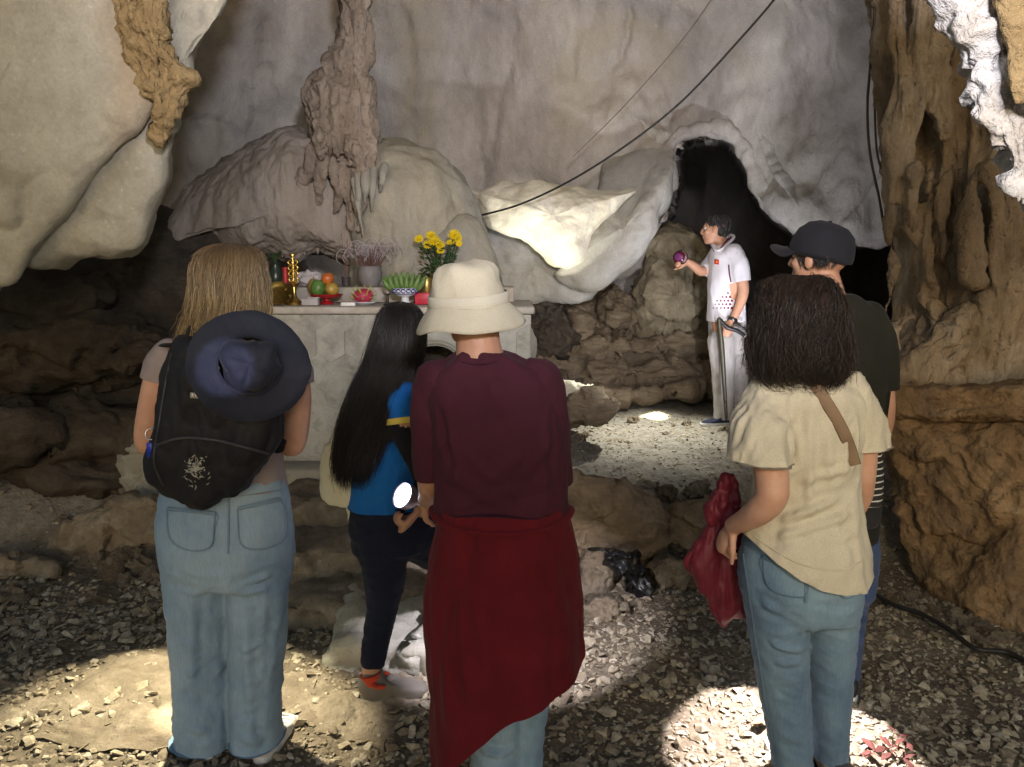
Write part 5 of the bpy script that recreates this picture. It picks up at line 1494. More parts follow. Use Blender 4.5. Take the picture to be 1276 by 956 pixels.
# ------------------------------------------------------------------ man in dark cap behind her
def man_cap():
    Y = 2.76
    root = thing('person', 'tall man in dark cap and dark olive tee behind the curly-haired woman', 'person', (at(1045, 880, Y)[0], Y, 0))
    ol = fabric('dark_olive_tee', (.026, .025, .018), (.019, .018, .013))
    dn = denim('dark_blue_denim', (.035, .06, .14), (.025, .042, .10), (.06, .09, .18))
    capm = fabric('black_cap_cloth', (.022, .022, .026), (.016, .016, .02))
    hc = at(1021, 324, Y)
    hv, hf, tf = head_geo(hc, R(42), R(4))
    B = [(hv, hf), limb([(1024, 350, Y - .01, .062), (1032, 385, Y - .03, .068)])]
    tors = [ring(1005, 1062, 366, Y - .03, .066), ring(985, 1080, 378, Y - .03, .085), ring(968, 1095, 396, Y - .02, .105), ring(962, 1103, 430, Y, .125), ring(968, 1100, 500, Y, .13), ring(972, 1096, 570, Y, .125), ring(974, 1094, 630, Y, .13), ring(976, 1092, 670, Y, .13)]
    B.append(loft([[q[0], q[1], q[2] - .004, q[3] * .85, q[4] * .74] for q in tors]))
    B += [limb([(1090, 420, Y, .052), (1098, 480, Y + .01, .046), (1098, 530, Y + .05, .042), (1080, 560, Y + .18, .034), (1060, 560, Y + .28, .027)]), limb([(972, 420, Y, .052), (966, 480, Y + .02, .046), (968, 530, Y + .06, .042), (985, 550, Y + .2, .034), (1005, 550, Y + .3, .027)])]
    B.append(hand(at(1060, 560, Y + .28), (-.7, .6, .2), (-.1, -.3, .9), .6, -1))
    B.append(hand(at(1005, 550, Y + .30), (.7, .6, .2), (.1, -.3, .9), .6, 1))
    for pts in ([(1008, 660, Y, .075), (1010, 770, Y, .05), (1014, 880, Y, .036)], [(1053, 660, Y, .075), (1050, 770, Y, .05), (1047, 880, Y, .036)]):
        B.append(limb(pts))
    body(root, B, SKIN_B)
    eyes(tf, root)
    T = [loft(tors)]
    T.append(limb([(1078, 400, Y - .01, .075), (1092, 430, Y, .070), (1098, 480, Y + .01, .060), (1099, 510, Y + .02, .056)]))
    T.append(limb([(982, 400, Y - .01, .075), (970, 430, Y, .070), (965, 480, Y + .02, .060), (966, 510, Y + .03, .056)]))
    garment('tee_shirt', root, T, ol, .010, 4, clamp=[cuff(at(1099, 482, Y + .01), (0, .1, -1), .09), cuff(at(966, 482, Y + .02), (0, .1, -1), .09)], noise=[(.005, (7, 7, 4), 51, None)])
    J = [loft([ring(978, 1090, 655, Y, .125), ring(976, 1092, 690, Y, .135), ring(984, 1088, 740, Y, .115)])]
    J.append(limb([(1008, 700, Y, .105), (1010, 780, Y, .085), (1014, 868, Y, .068)], 20, 30))
    J.append(limb([(1054, 700, Y, .105), (1050, 780, Y, .080), (1046, 868, Y, .066)], 20, 30))
    garment('jeans', root, J, dn, .009, 4, noise=[(.005, (8, 8, 15), 53, None)])
    for hx in (1006, 1048):
        h = atz(hx, 895, 0); h[1] = Y - .07; h[0] = at(hx, 890, Y)[0]; h[2] = gz(h[0], Y)
        shoe(root, h, h + np.array([-.02 if hx < 1030 else .04, .27, 0]), .105, M_BLACK, M_WHITE_RUB, lace=M_WHITE_RUB)
    # cap: domed crown and curved peak, turned with the head
    M = rotm((0, 0, 1), R(46)) @ rotm((1, 0, 0), R(14))
    def capf(V): return V @ M.T + hc + np.array([.004, 0, .028])
    V, F = lathe([(.001, .104), (.03, .102), (.06, .092), (.085, .066), (.098, .03), (.101, 0), (.100, -.018), (.096, -.018)], (0, 0, 0), 48)
    V[:, 1] *= 1.12
    V = V + vnormals(V, F) * (.004 * fbm(V * 18, 3))[:, None]
    c = mk('cap', capf(V), F, capm, root)
    pk = []
    for s in np.linspace(0, 1, 12):
        for a in np.linspace(-1.15, 1.15, 24):
            r0 = .104
            L = .062 * math.cos(a * .95) ** .7
            x = math.sin(a) * (r0 + L * s * .55)
            y = math.cos(a) * r0 * 1.1 + L * s
            pk.append([x, y, -.008 - .028 * s - .022 * (x / .11) ** 2 * (.4 + .6 * s) + .02 * s * s])
    pk = np.array(pk)
    top = pk + np.array([0, 0, .003])
    n = len(pk)
    F = grid_faces(12, 24)
    FF = F + [tuple(q + n for q in f[::-1]) for f in F]
    edge = list(range(24)) + [r * 24 + 23 for r in range(1, 12)] + [11 * 24 + q for q in range(22, -1, -1)] + [r * 24 for r in range(10, 0, -1)]
    FF += [(edge[i], edge[(i + 1) % len(edge)], edge[(i + 1) % len(edge)] + n, edge[i] + n) for i in range(len(edge))]
    mk('peak', capf(np.vstack([top, pk])), FF, capm, c)
    mk('button', *ell(capf(np.array([[0, 0, .105]]))[0], (.008, .008, .005), 8), capm, c)
    hv_, hf_ = strands([[hc[0], hc[1], hc[2] + .02, .079, .1], [hc[0], hc[1], hc[2] - .03, .07, .09]], 500, 8, r=.0009, a0=-math.pi, a1=0, start=(0, .5), end=(.6, 1), K=4)
    mk('hair', hv_, [tuple(int(i) for i in f) for f in hf_], HAIR_GREY, root)
    torch('hand_torch', 'small black torch aimed at the guide by the man in the cap', at(1000, 545, Y + .42), at(902, 405, 6.2), 110, 17, (.95, .93, 1.0), .8)
    # striped knit hanging at his side
    t = NT('black_knit_white_stripes')
    w = t.new('ShaderNodeTexWave'); w.wave_type = 'BANDS'; w.bands_direction = 'Z'
    w.inputs['Scale'].default_value = 13.5; w.inputs['Distortion'].default_value = .6
    t.link(t.tc.outputs['Object'], w.inputs['Vector'])
    col = t.ramp(w.outputs['Fac'], [(.86, (.035, .032, .03)), (.92, (.62, .60, .55))])
    km = t.done(col, .9, None, .1)
    kr = thing('striped_sweater', 'black sweater with thin white stripes hanging beside the column', 'sweater', at(1086, 650, Y - .14))
    rock_like('sweater_body', km, [(1066, 548), (1092, 545), (1100, 570), (1101, 610), (1096, 634), (1082, 640), (1068, 636)], Y - .14, .04, .05, kr, .004)
    rock_like('sweater_hem', fabric('black_knit', (.03, .028, .027)), [(1068, 632), (1097, 630), (1095, 655), (1080, 660), (1066, 652)], Y - .14, .035, .05, kr, .004)
    return root

# ------------------------------------------------------------------ guide in white polo
def guide():
    Y = 6.2
    gx = at(905, 525, Y)[0]
    g0 = float(gz(gx, Y))
    root = thing('person', 'guide in white polo with red dots and grey trousers looking left', 'person', (gx, Y, g0))
    pol = fabric('white_polo', (.74, .73, .78), (.68, .67, .73), weave=500)
    gr = fabric('pale_grey_trousers', (.40, .38, .37), (.33, .31, .30))
    mar = fabric('maroon_collar_lining', (.12, .02, .04))
    hc = at(891, 287, Y)
    hv, hf, tf = head_geo(hc, R(72), R(2), s=1.0)
    B = [(hv, hf), limb([(896, 300, Y, .055), (902, 316, Y, .060)])]
    tors = [ring(890, 914, 305, Y, .06), ring(886, 922, 311, Y, .10), ring(884, 928, 320, Y, .15), ring(883, 928, 345, Y, .165), ring(882, 927, 372, Y, .155), ring(881, 928, 396, Y, .16), ring(882, 929, 404, Y, .16)]
    B.append(loft([[q[0], q[1], q[2], q[3] * .9, q[4] * .9] for q in tors]))
    aR = [(917, 318, Y - .15, .052), (924, 345, Y - .17, .046), (926, 366, Y - .18, .042), (918, 388, Y - .20, .036), (911, 402, Y - .22, .028)]
    aL = [(892, 318, Y + .12, .05), (884, 332, Y + .10, .045), (874, 338, Y + .02, .040), (864, 331, Y - .02, .033), (858, 327, Y - .04, .027)]
    B += [limb(aR), limb(aL), hand(at(911, 402, Y - .22), (-.35, -.1, -.9), (.2, .95, 0), .8, -1), hand(at(858, 327, Y - .04), (-.9, -.1, .2), (.1, -.6, -.5), .8, -1)]
    for pts in ([(900, 405, Y - .08, .08), (902, 460, Y - .08, .06), (902, 515, Y - .08, .045)], [(910, 405, Y + .08, .08), (915, 460, Y + .08, .06), (918, 515, Y + .08, .045)]):
        B.append(limb(pts))
    body(root, B, SKIN_B, .009)
    eyes(tf, root)
    T = [loft(tors)]
    T.append(limb([(914, 315, Y - .12, .075), (921, 330, Y - .155, .075), (924, 345, Y - .17, .068), (926, 362, Y - .18, .064)]))
    T.append(limb([(894, 316, Y + .11, .072), (886, 328, Y + .11, .066), (880, 335, Y + .07, .06)]))
    p, pb = garment('polo_shirt', root, T, pol, .012, 4, clamp=[cuff(at(924, 351, Y - .175), at(926, 362, Y - .18) - at(921, 330, Y - .155), .10), hem(lambda x, y: at(900, 400, Y)[2] + 0 * x)], noise=[(.006, (7, 7, 4), 61, None)])
    mk('collar', *tube([at(889, 305, Y - .02), at(894, 312, Y - .09), at(904, 306, Y - .07), at(913, 297, Y - .02), at(908, 294, Y + .07), at(894, 300, Y + .06)], .022, 8, 40, flat=.5), pol, p)
    mk('collar_lining', *tube([at(888, 308, Y - .02), at(893, 315, Y - .08), at(903, 303, Y - .085), at(911, 296, Y - .03)], .010, 8, 30, flat=.6), mar, p)
    red = plain('red_print', (.55, .03, .03), .7)
    e = mk('chest_emblem', *cloth_patch(pb, [(890, 323), (896, 324), (896, 330), (890, 329)], Y, off=.006, nr=4), red, p)
    yl = plain('yellow_print', (.75, .55, .08), .7)
    cst = np.array((893, 326.5))
    mk('star', *cloth_patch(pb, [tuple(cst + (1.6 if k % 2 == 0 else .7) * np.array([math.sin(k * math.pi / 5), -math.cos(k * math.pi / 5)])) for k in range(10)], Y, off=.012, nr=3), yl, e)
    dr = plain('maroon_print_dots', (.22, .04, .07), .8)
    for i in range(6):
        for jx in range(6):
            x = 889 + jx * 4.6 + (i % 2) * 2.3
            y = 384 - i * 4.6
            if y < 382 - (x - 889) * .62 - 6 or x > 913: continue
            r = .7 + .9 * (x - 886) / 26
            mk('print_dot', *cloth_patch(pb, [(x + r * math.cos(a), y + r * math.sin(a)) for a in np.linspace(0, 2 * math.pi, 6, endpoint=False)], Y, off=.006, nr=2), dr, p)
    mk('side_piping', *strip(pb, [(908, 330), (909, 342), (911, 352)], Y, .010, .005, n=10), mar, p)
    J = [loft([ring(883, 929, 396, Y, .14), ring(884, 930, 415, Y, .155), ring(886, 930, 440, Y, .14)])]
    J.append(limb([(900, 425, Y - .08, .115), (901, 465, Y - .08, .092), (902, 500, Y - .08, .080), (901, 522, Y - .08, .078)], 20, 36))
    J.append(limb([(914, 425, Y + .08, .115), (918, 465, Y + .09, .092), (920, 500, Y + .09, .08), (921, 518, Y + .09, .078)], 20, 36))
    garment('trousers', root, J, gr, .011, 4, clamp=[hem(lambda x, y: g0 + .05 + 0 * x)], noise=[(.007, (7, 7, 5), 63, None)])
    nv = fabric('navy_mesh', (.03, .035, .07))
    for cx_, cy_ in ((909, Y - .09), (922, Y + .09)):
        h = np.array([at(cx_, 525, Y)[0] + .01, cy_, 0]); h[2] = gz(h[0], Y)
        shoe(root, h, h + np.array([-.28 if cy_ < Y else -.22, -.05, 0]), .10, nv, M_WHITE_RUB)
    mk('watch', *lathe([(.036, -.012), (.039, -.008), (.039, .008), (.036, .012)], at(913, 398, Y - .215), 20, (-.4, 0, -.9)), plain('dark_steel', (.10, .10, .11), .3, .9), root)
    hr = [[hc[0] + .01, hc[1], hc[2] + .118, .05, .04], [hc[0] + .012, hc[1], hc[2] + .10, .085, .07], [hc[0] + .018, hc[1], hc[2] + .06, .098, .084], [hc[0] + .026, hc[1], hc[2] + .02, .088, .085], [hc[0] + .040, hc[1], hc[2] - .025, .062, .076], [hc[0] + .055, hc[1], hc[2] - .05, .04, .06]]
    hair(root, hr, HAIR_GREY, M_HCORE_D, 700, 24, core=.95, r=.0024, clump=120, start=(0, .7), end=(.3, 1), K=5, jit=.01)
    # walking stick hanging from his hand
    sm = plain('dark_olive_lacquer', (.045, .042, .025), .4)
    st = thing('walking_stick', 'dark walking stick held along the leg of the guide', 'stick', at(905, 522, Y - .30))
    mk('shaft', *tube([at(896, 398, Y - .27), at(900, 440, Y - .29), at(905, 522, Y - .30)], [.017, .019, .012], 10, 24), sm, st)
    mk('handle', *tube([at(896, 398, Y - .27), at(906, 408, Y - .29), at(918, 412, Y - .29), at(926, 417, Y - .28)], .016, 10, 24), M_BLACK, st)
    mk('wrist_strap', *tube([at(915, 404, Y - .27), at(922, 407, Y - .28), at(929, 411, Y - .28)], .010, 8, 16), M_BLACK, st)
    # little red lamp in his raised hand
    lp = at(848, 321, Y - .06)
    lt = thing('hand_lamp', 'small round red lamp raised in the left hand of the guide', 'lamp', lp - np.array([0, 0, .05]))
    mk('lamp_body', *lathe([(.001, -.055), (.035, -.052), (.052, -.03), (.056, 0), (.05, .03), (.034, .048), (.001, .05)], lp, 28, (-.5, -.8, .1)), plain('crimson_plastic', (.10, .008, .03), .2), lt)
    mk('lamp_ring', *lathe([(.045, .030), (.056, .010), (.058, .018), (.048, .036)], lp, 28, (-.5, -.8, .1)), plain('chrome', (.6, .6, .62), .15, 1.0), lt)
    mk('lamp_face', *lathe([(.001, .053), (.02, .051), (.034, .046)], lp, 20, (-.5, -.8, .1)), glow('violet_glass', (.12, .03, .12), .06), lt)
    spot('lamp_beam', lp + np.array([-.03, -.05, -.07]), atz(790, 540, .34), 90, 90, 1.0, (1, .97, .84), .02, lt)
    spot('lamp_hot_beam', lp + np.array([-.03, -.05, -.07]), atz(815, 520, .34), 560, 12, .9, (1, .97, .72), .02, lt)
    return root
# ------------------------------------------------------------------ people take their places
woman_blonde(); man_hat(); woman_blue(); woman_cream(); man_cap(); guide()
# ------------------------------------------------------------------ backpack and sun hat of the blonde woman
def backpack():
    Y = 2.27
    bk = plain('black_nylon', (.012, .012, .015), .68, 0, .35, .3, .3, 60)
    root = thing('backpack', 'black soft backpack with a worn white print on the back of the blonde woman', 'backpack', at(265, 630, Y))
    pk = rock_like('pack_body', bk, [(216, 424), (236, 418), (262, 440), (312, 470), (350, 500), (352, 530), (345, 560), (322, 590), (296, 616), (258, 630), (220, 624), (194, 606), (180, 584), (188, 540), (200, 490), (208, 450)], Y, .10, .13, root, .014, p=2.8, n=150, rings=44, sd=4, fold=(3.5, 3.5, 1.8))
    me = pk.data
    W = np.array([v.co[:] for v in me.vertices]) + wloc(pk)
    pb = bvh(W, [tuple(p.vertices) for p in me.polygons])
    wh = plain('worn_white_print', (.42, .40, .34), .8, 0, .2, .5, .3, 60)
    # maker's tag: small pale bars
    tag = mk('tag', *cloth_patch(pb, [(237, 489), (258, 491), (258, 498), (237, 496)], Y, off=.005, nr=4), plain('grey_tag', (.30, .29, .27), .7), root)
    for i, x in enumerate((239, 243, 247, 251, 255)):
        mk('tag_letter', *cloth_patch(pb, [(x, 490.5), (x + 2.2, 490.8), (x + 2.2, 494.5), (x, 494.2)], Y, off=.009, nr=3), plain('white_thread', (.75, .74, .70), .7), tag)
    # worn crest print: broken strokes
    g = np.random.default_rng(12)
    for i in range(95):
        a = g.uniform(0, 6.28)
        r = abs(g.normal(0, .55))
        c = np.array([243 + 17 * r * math.cos(a), 585 + 26 * r * math.sin(a)])
        if not (222 < c[0] < 262 and 556 < c[1] < 615): continue
        d = g.uniform(0, 3.14)
        L, w = g.uniform(3.0, 9.0), g.uniform(.5, 1.3)
        u, v = np.array([math.cos(d), math.sin(d)]), np.array([-math.sin(d), math.cos(d)])
        px = [tuple(c + u * L * .5), tuple(c + v * w + u * .4), tuple(c - u * L * .5 + v * .5), tuple(c - v * w)]
        mk('print_stroke', *cloth_patch(pb, px, Y, off=.004, thick=.001, nr=2), wh, root)
    for side, pts in (('l', [(214, 430, Y + .02), (206, 432, Y + .14), (212, 450, Y + .26), (208, 520, Y + .24), (196, 580, Y + .08)]), ('r', [(330, 470, Y + .02), (356, 442, Y + .14), (352, 452, Y + .26), (356, 520, Y + .26), (345, 560, Y + .06)])):
        mk('shoulder_strap', *tube([at(*p) for p in pts], .022, 10, 40, flat=.3), bk, root)
    mk('loop', *tube([at(232, 420, Y + .02), at(238, 408, Y + .02), at(246, 424, Y + .02)], .006, 8, 20), bk, root)
    dg = plain('charcoal_zip', (.04, .04, .045), .5)
    mk('zip', *strip(pb, [(193, 556), (225, 546), (265, 548), (300, 556), (336, 566)], Y, .010, .004, .003, 40), dg, root)
    mk('side_seam', *strip(pb, [(214, 440), (206, 480), (198, 530), (192, 575), (204, 606)], Y, .007, .003, .003, 40), dg, root)
    # key ring with blue fob
    kr = thing('key_ring', 'steel key ring with a blue fob clipped to the side of the backpack', 'key ring', at(188, 572, Y - .05))
    c = at(188, 541, Y - .04)
    st = plain('bright_steel', (.7, .7, .7), .2, 1.0)
    mk('ring', *tube([c + .016 * np.array([math.cos(a), .3 * math.sin(a), math.sin(a)]) for a in np.linspace(0, 6.1, 24)], .0022, 6, 60), st, kr)
    mk('clip', *tube([at(190, 534, Y - .04), at(196, 530, Y - .05), at(199, 524, Y - .05)], .0035, 6, 16), st, kr)
    mk('fob', *bevelbox(at(187, 561, Y - .045), (.018, .008, .046), .003), plain('blue_fob_plastic', (.015, .04, .45), .3), kr)
    # sun hat strapped on the pack, crown towards the viewer
    nav = fabric('navy_hat_cloth', (.026, .029, .046), (.019, .021, .036), weave=500, rough=.7, sheen=.08, spec=.3)
    pale = fabric('periwinkle_lining', (.16, .17, .42), (.12, .13, .34), rough=.6)
    hc = at(311, 455, Y - .13)
    ax = unit(np.array([0, 0, CAMZ]) - hc + np.array([.15, 0, .25]))
    hr = thing('sun_hat', 'wide-brimmed navy sun hat hung on the black backpack', 'hat', at(311, 520, Y - .1))
    q = np.array(Vector((0, 0, 1)).rotation_difference(Vector(ax.tolist())).to_matrix())
    def hm(prof, amp, sd, fl):
        V, F = lathe(prof, (0, 0, 0), 90)
        r = np.hypot(V[:, 0], V[:, 1])
        a = np.arctan2(V[:, 1], V[:, 0])
        V[:, 0] *= 1.03; V[:, 1] *= .97; V *= .86
        V[:, 2] += fl * np.clip((r - .07) / .11, 0, 1) ** 1.3 * (.018 * np.sin(2 * a + .8) + .010 * np.sin(3 * a + 2) + .006 * np.sin(5 * a))
        V = V + vnormals(V, F) * (amp * (ridged(V * 11 + sd, 3) - .8))[:, None]
        if amp == 0 and len(prof) > 5:      # soft dented crown
            V = V + vnormals(V, F) * (.022 * fbm(V * 11 + 5, 2) + .010 * (ridged(V * np.array([20, 8, 10]) @ rotz(.6) + 3, 2) - .8) * (V[:, 2] > .02))[:, None]
        return V @ q.T + hc, F
    b = mk('brim', *hm([(.092, .010), (.10, .004), (.11, .0), (.13, -.003), (.16, -.006), (.186, -.010), (.188, -.013), (.184, -.014), (.13, -.008), (.095, -.001)], .003, 1, 1.0), nav, hr, sharp=60)
    cr = mk('crown', *hm([(.001, .075), (.03, .075), (.055, .071), (.076, .058), (.088, .036), (.095, .012), (.099, .002)], .0, 5, 0), nav, hr)
    mk('band', *hm([(.094, .016), (.0995, .014), (.1015, .004), (.099, .002)], .001, 2, 0), nav, cr)
    mk('eyelet', *lathe([(.004, 0), (.008, .003), (.008, 0)], at(270, 459, Y - .16), 16, ax), plain('brass_eyelet', (.5, .42, .25), .3, 1.0), hr)
backpack()
# ------------------------------------------------------------------ altar
def build_altar():
    YF = 4.62
    root = thing('altar', 'low plastered altar with hexagonal tiles below its top slab', 'altar', at(495, 585, YF + .4))
    t = NT('stained_plaster')
    a = t.noise(3.5, 7, .65)
    col = t.ramp(a, [(.3, (.30, .29, .25)), (.6, (.44, .43, .38))])
    b = t.noise(5.5, 8, .72, t.mapping((1, 1, 1.4), loc=(1, 2, 3)), .8)
    col = t.mix(t.ramp(b, [(.48, 0.0), (.66, .6)]), col, (.10, .10, .085))
    c = t.noise(60, 4, .7)
    col = t.mix(t.ramp(c, [(.3, .3), (.55, 0.0)]), col, (.24, .22, .18))
    pl = t.done(col, .9, t.bump(t.noise(40, 6, .7), .5, .01), .2)
    top_m = rock_mat('worn_marble_top', (.40, .36, .30), (.52, .48, .42), (.60, .56, .50), 3, (.36, .28, .2), .5, (1, 1, 1), .2, 40, .1)
    xl, xr = at(318, 380, YF)[0], at(662, 380, YF)[0]
    zt = at(500, 382, YF)[2]
    zb = .30
    D = .78
    def bx(name, x0, x1, y0, y1, z0, z1, m, par=root, bev=.012, sd=0):
        V, F = bevelbox(((x0 + x1) / 2, (y0 + y1) / 2, (z0 + z1) / 2), (x1 - x0, y1 - y0, z1 - z0), bev)
        return mk(name, V, F, m, par, sharp=50)
    bx('top_slab', xl - .02, xr + .02, YF - .03, YF + D, zt - .045, zt, top_m)
    bx('back_tier', xl + .05, xr - .1, YF + .40, YF + D, zt + .002, zt + .10, top_m)
    xa, xb = at(505, 450, YF)[0], at(580, 450, YF)[0]
    bx('left_pier', xl, xa, YF, YF + D - .02, zb, zt - .047, pl)
    bx('right_pier', xb, xr, YF, YF + D - .02, zb, zt - .047, pl)
    # arched opening between the piers
    za = at(500, 470, YF)[2]
    rr = (xb - xa) / 2
    th = np.linspace(math.pi, 0, 28)
    pts = [(xa + rr + rr * math.cos(q), za + rr * 1.05 * math.sin(q)) for q in th]
    V, F = [], []
    for y in (YF + .001, YF + .5):
        for (x, z) in pts: V.append((x, y, z))
        for (x, z) in pts: V.append((x, y, zt - .047))
    n = 28
    for i in range(n - 1):
        F.append((i, i + 1, n + i + 1, n + i))
        F.append((i, 2 * n + i, 2 * n + i + 1, i + 1))
    mk('arch', V, F, pl, root, smooth=False)
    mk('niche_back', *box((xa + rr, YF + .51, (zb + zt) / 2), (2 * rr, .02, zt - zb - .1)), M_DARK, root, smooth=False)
    mk('arch_rim', *tube([(x, YF - .004, z) for x, z in [(xa + rr + (rr + .02) * math.cos(q), za + (rr + .02) * 1.05 * math.sin(q)) for q in th]], .022, 8, 60, flat=.6), M_FLOWG, root)
    # elongated hexagonal tiles, each its own piece with a recessed joint
    tw, thh = .172, .30
    tm = []
    for q, cc in enumerate(((.40, .385, .335), (.38, .365, .32), (.42, .405, .355))):
        tt = NT('glazed_tile_%s' % 'abc'[q])
        n1 = tt.noise(7, 7, .7)
        col = tt.ramp(n1, [(.35, tuple(x * .7 for x in cc)), (.6, cc)])
        n2 = tt.noise(6, 8, .75, tt.mapping((1, 1, 1.2), loc=(q, 1, 2)), .6)
        col = tt.mix(tt.ramp(n2, [(.48, 0.0), (.68, .6)]), col, (.11, .105, .09))
        tm.append(tt.done(col, .55, tt.bump(tt.noise(50, 5, .7), .3, .006), .4))
    def hexv(cx, cz, w, h, y0, y1):
        pt = [(cx - w / 2, cz - h / 2 + w * .29), (cx, cz - h / 2), (cx + w / 2, cz - h / 2 + w * .29), (cx + w / 2, cz + h / 2 - w * .29), (cx, cz + h / 2), (cx - w / 2, cz + h / 2 - w * .29)]
        pt = [(x, min(z, zt - .05)) for x, z in pt]
        V = [(x, y1, z) for x, z in pt] + [(cx + (x - cx) * .97, y0, cz + (z - cz) * .98) for x, z in pt]
        F = [(6, 7, 8, 9, 10, 11)[::-1]] + [(i, (i + 1) % 6, 6 + (i + 1) % 6, 6 + i) for i in range(6)]
        return V, F
    k = 0
    ncol = int((xr - xl) / tw)
    for r in range(2):
        for cidx in range(ncol + 1):
            cx = xl + tw * (cidx + (.5 if r % 2 else 0)) + .012
            cz = zt - .05 - .055 - r * (thh - tw * .27)
            if r == 0: cz = zt - .05 - .055 + .10
            else: cz = zt - .155 - (r - 1) * (thh - tw * .27) - .035
            if cx - tw / 2 < xl - .005 or cx + tw / 2 > xr + .005: continue
            lowest = cz - thh / 2
            if lowest < zb + .05: continue
            if xa - .08 < cx < xb + .08 and lowest < za + rr * 1.1 + .03: continue
            V, F = hexv(cx, cz, tw * .965, thh * .975, YF - .006 - .002 * rng.random(), YF)
            mk('tile', V, F, tm[k % 3], root, smooth=False)
            k += 1
    bx('plinth', xl - .12, xr + .05, YF - .22, YF + .02, .26, zb + .14, M_FLOWG, root, .03)
    rock('plinth_stone', M_FLOWG, Yd([(612, 386), (652, 384), (660, 402), (669, 430), (662, 452), (640, 470), (612, 470)], 4.98), (638, 428, 4.98), .08, .2, seed=95, parent=root, n=90, rings=24, big=(.02, 4), mid=(.01, 10))
    return root, zt, YF
altar, ZT, YF = build_altar()
ZB = ZT + .104      # top of the back tier

def on_altar(px, dy, back=False):
    """a point on the altar top at a pixel column, dy behind the front edge"""
    Y = YF + dy
    return np.array([at(px, 372, Y)[0], Y, (ZB if back else ZT + .002)])
BRASS = plain('old_brass', (.62, .43, .12), .28, 1.0, .5, .4, .2, 60)
RED_L = plain('red_lacquer', (.36, .015, .02), .3)
PORC = plain('white_porcelain', (.70, .72, .76), .2)
def lath(name, prof, p, mat, parent, n=28, ax=None): return mk(name, *lathe(prof, p, n, ax), mat, parent, sharp=50)

# brass dish leaning on the left
b = on_altar(347, .10)
r = thing('brass_dish', 'round brass dish leaning at the left end of the altar top', 'dish', b)
lath('dish', [(.001, .0), (.04, .002), (.065, .008), (.082, .020), (.084, .024), (.081, .024), (.062, .014), (.04, .008), (.001, .006)], b + np.array([0, 0, .062]), BRASS, r, 36, (.1, -.8, .6))
for q in range(10):
    a = q * math.pi / 5
    mk('boss', *ell(b + np.array([.073 * math.cos(a), -.022 - .03 * math.sin(a), .062 + .06 * math.sin(a)]), (.007, .007, .007), 8), BRASS, r)
# brass candle stand of stacked rings
b = on_altar(367, .16)
r = thing('brass_stand', 'ornate brass candle stand beside the fruit tray', 'stand', b)
lath('foot', [(.001, 0), (.05, 0), (.052, .012), (.03, .03), (.014, .05), (.012, .11), (.03, .12), (.032, .13), (.012, .14), (.001, .14)], b, BRASS, r)
for q in range(4):
    for sx in (-1, 1):
        mk('scroll', *tube([b + np.array([sx * (.012 + .016 * math.sin(w)), -.004, .155 + q * .034 + .013 * math.cos(w)]) for w in np.linspace(0, 5.5, 14)], .0055, 8, 40), BRASS, r)
lath('stem', [(.007, .14), (.007, .29), (.02, .295), (.02, .305), (.001, .31)], b, BRASS, r, 16)
r = thing('red_candle', 'short red candle behind the brass candle stand', 'candle', on_altar(357, .30))
lath('wax', [(.001, 0), (.017, 0), (.017, .225), (.012, .228), (.001, .222)], on_altar(357, .30), plain('red_wax', (.45, .03, .03), .45), r, 18)
mk('wick', *tube([on_altar(357, .30) + np.array([0, 0, .22]), on_altar(357, .30) + np.array([.002, 0, .238])], .0015, 6, 5), M_BLACK, r)
# dark vases with leaves, far left
for px, h, lb in ((332, .17, 'dark glazed vase at the far left of the altar'), (345, .2, 'dark green leafy vase left of the red candle')):
    b = on_altar(px, .46, True)
    r = thing('vase', lb, 'vase', b)
    lath('vessel', [(.001, 0), (.03, 0), (.036, .01), (.044, .06), (.036, .10), (.022, h * .7), (.028, h * .78), (.024, h * .78), (.02, h * .7)], b, plain('dark_green_glaze', (.03, .045, .035), .25), r)
    for q in range(9):
        a = q * 2.4
        tip = b + np.array([.06 * math.cos(a), .04 * math.sin(a), h * .78 + .07 + .03 * math.sin(q * 5)])
        mid = b + np.array([.02 * math.cos(a), .015 * math.sin(a), h * .78 + .04])
        mk('leaf', *tube([b + np.array([0, 0, h * .7]), mid, tip], [.004, .014, .002], 8, 14, flat=.2), plain('dark_leaf', (.03, .07, .025), .5), r)
# white cloth figure
b = on_altar(384, .48, True)
r = thing('folded_cloth', 'crumpled white cloth lying behind the fruit', 'cloth', b)
V, F = ell(b + np.array([0, 0, .05]), (.085, .05, .05), 22)
V = rough_up(V, F, 7, big=(.05, 9), mid=(.02, 25))
mk('cloth', V, F, fabric('white_cotton', (.62, .58, .58)), r)
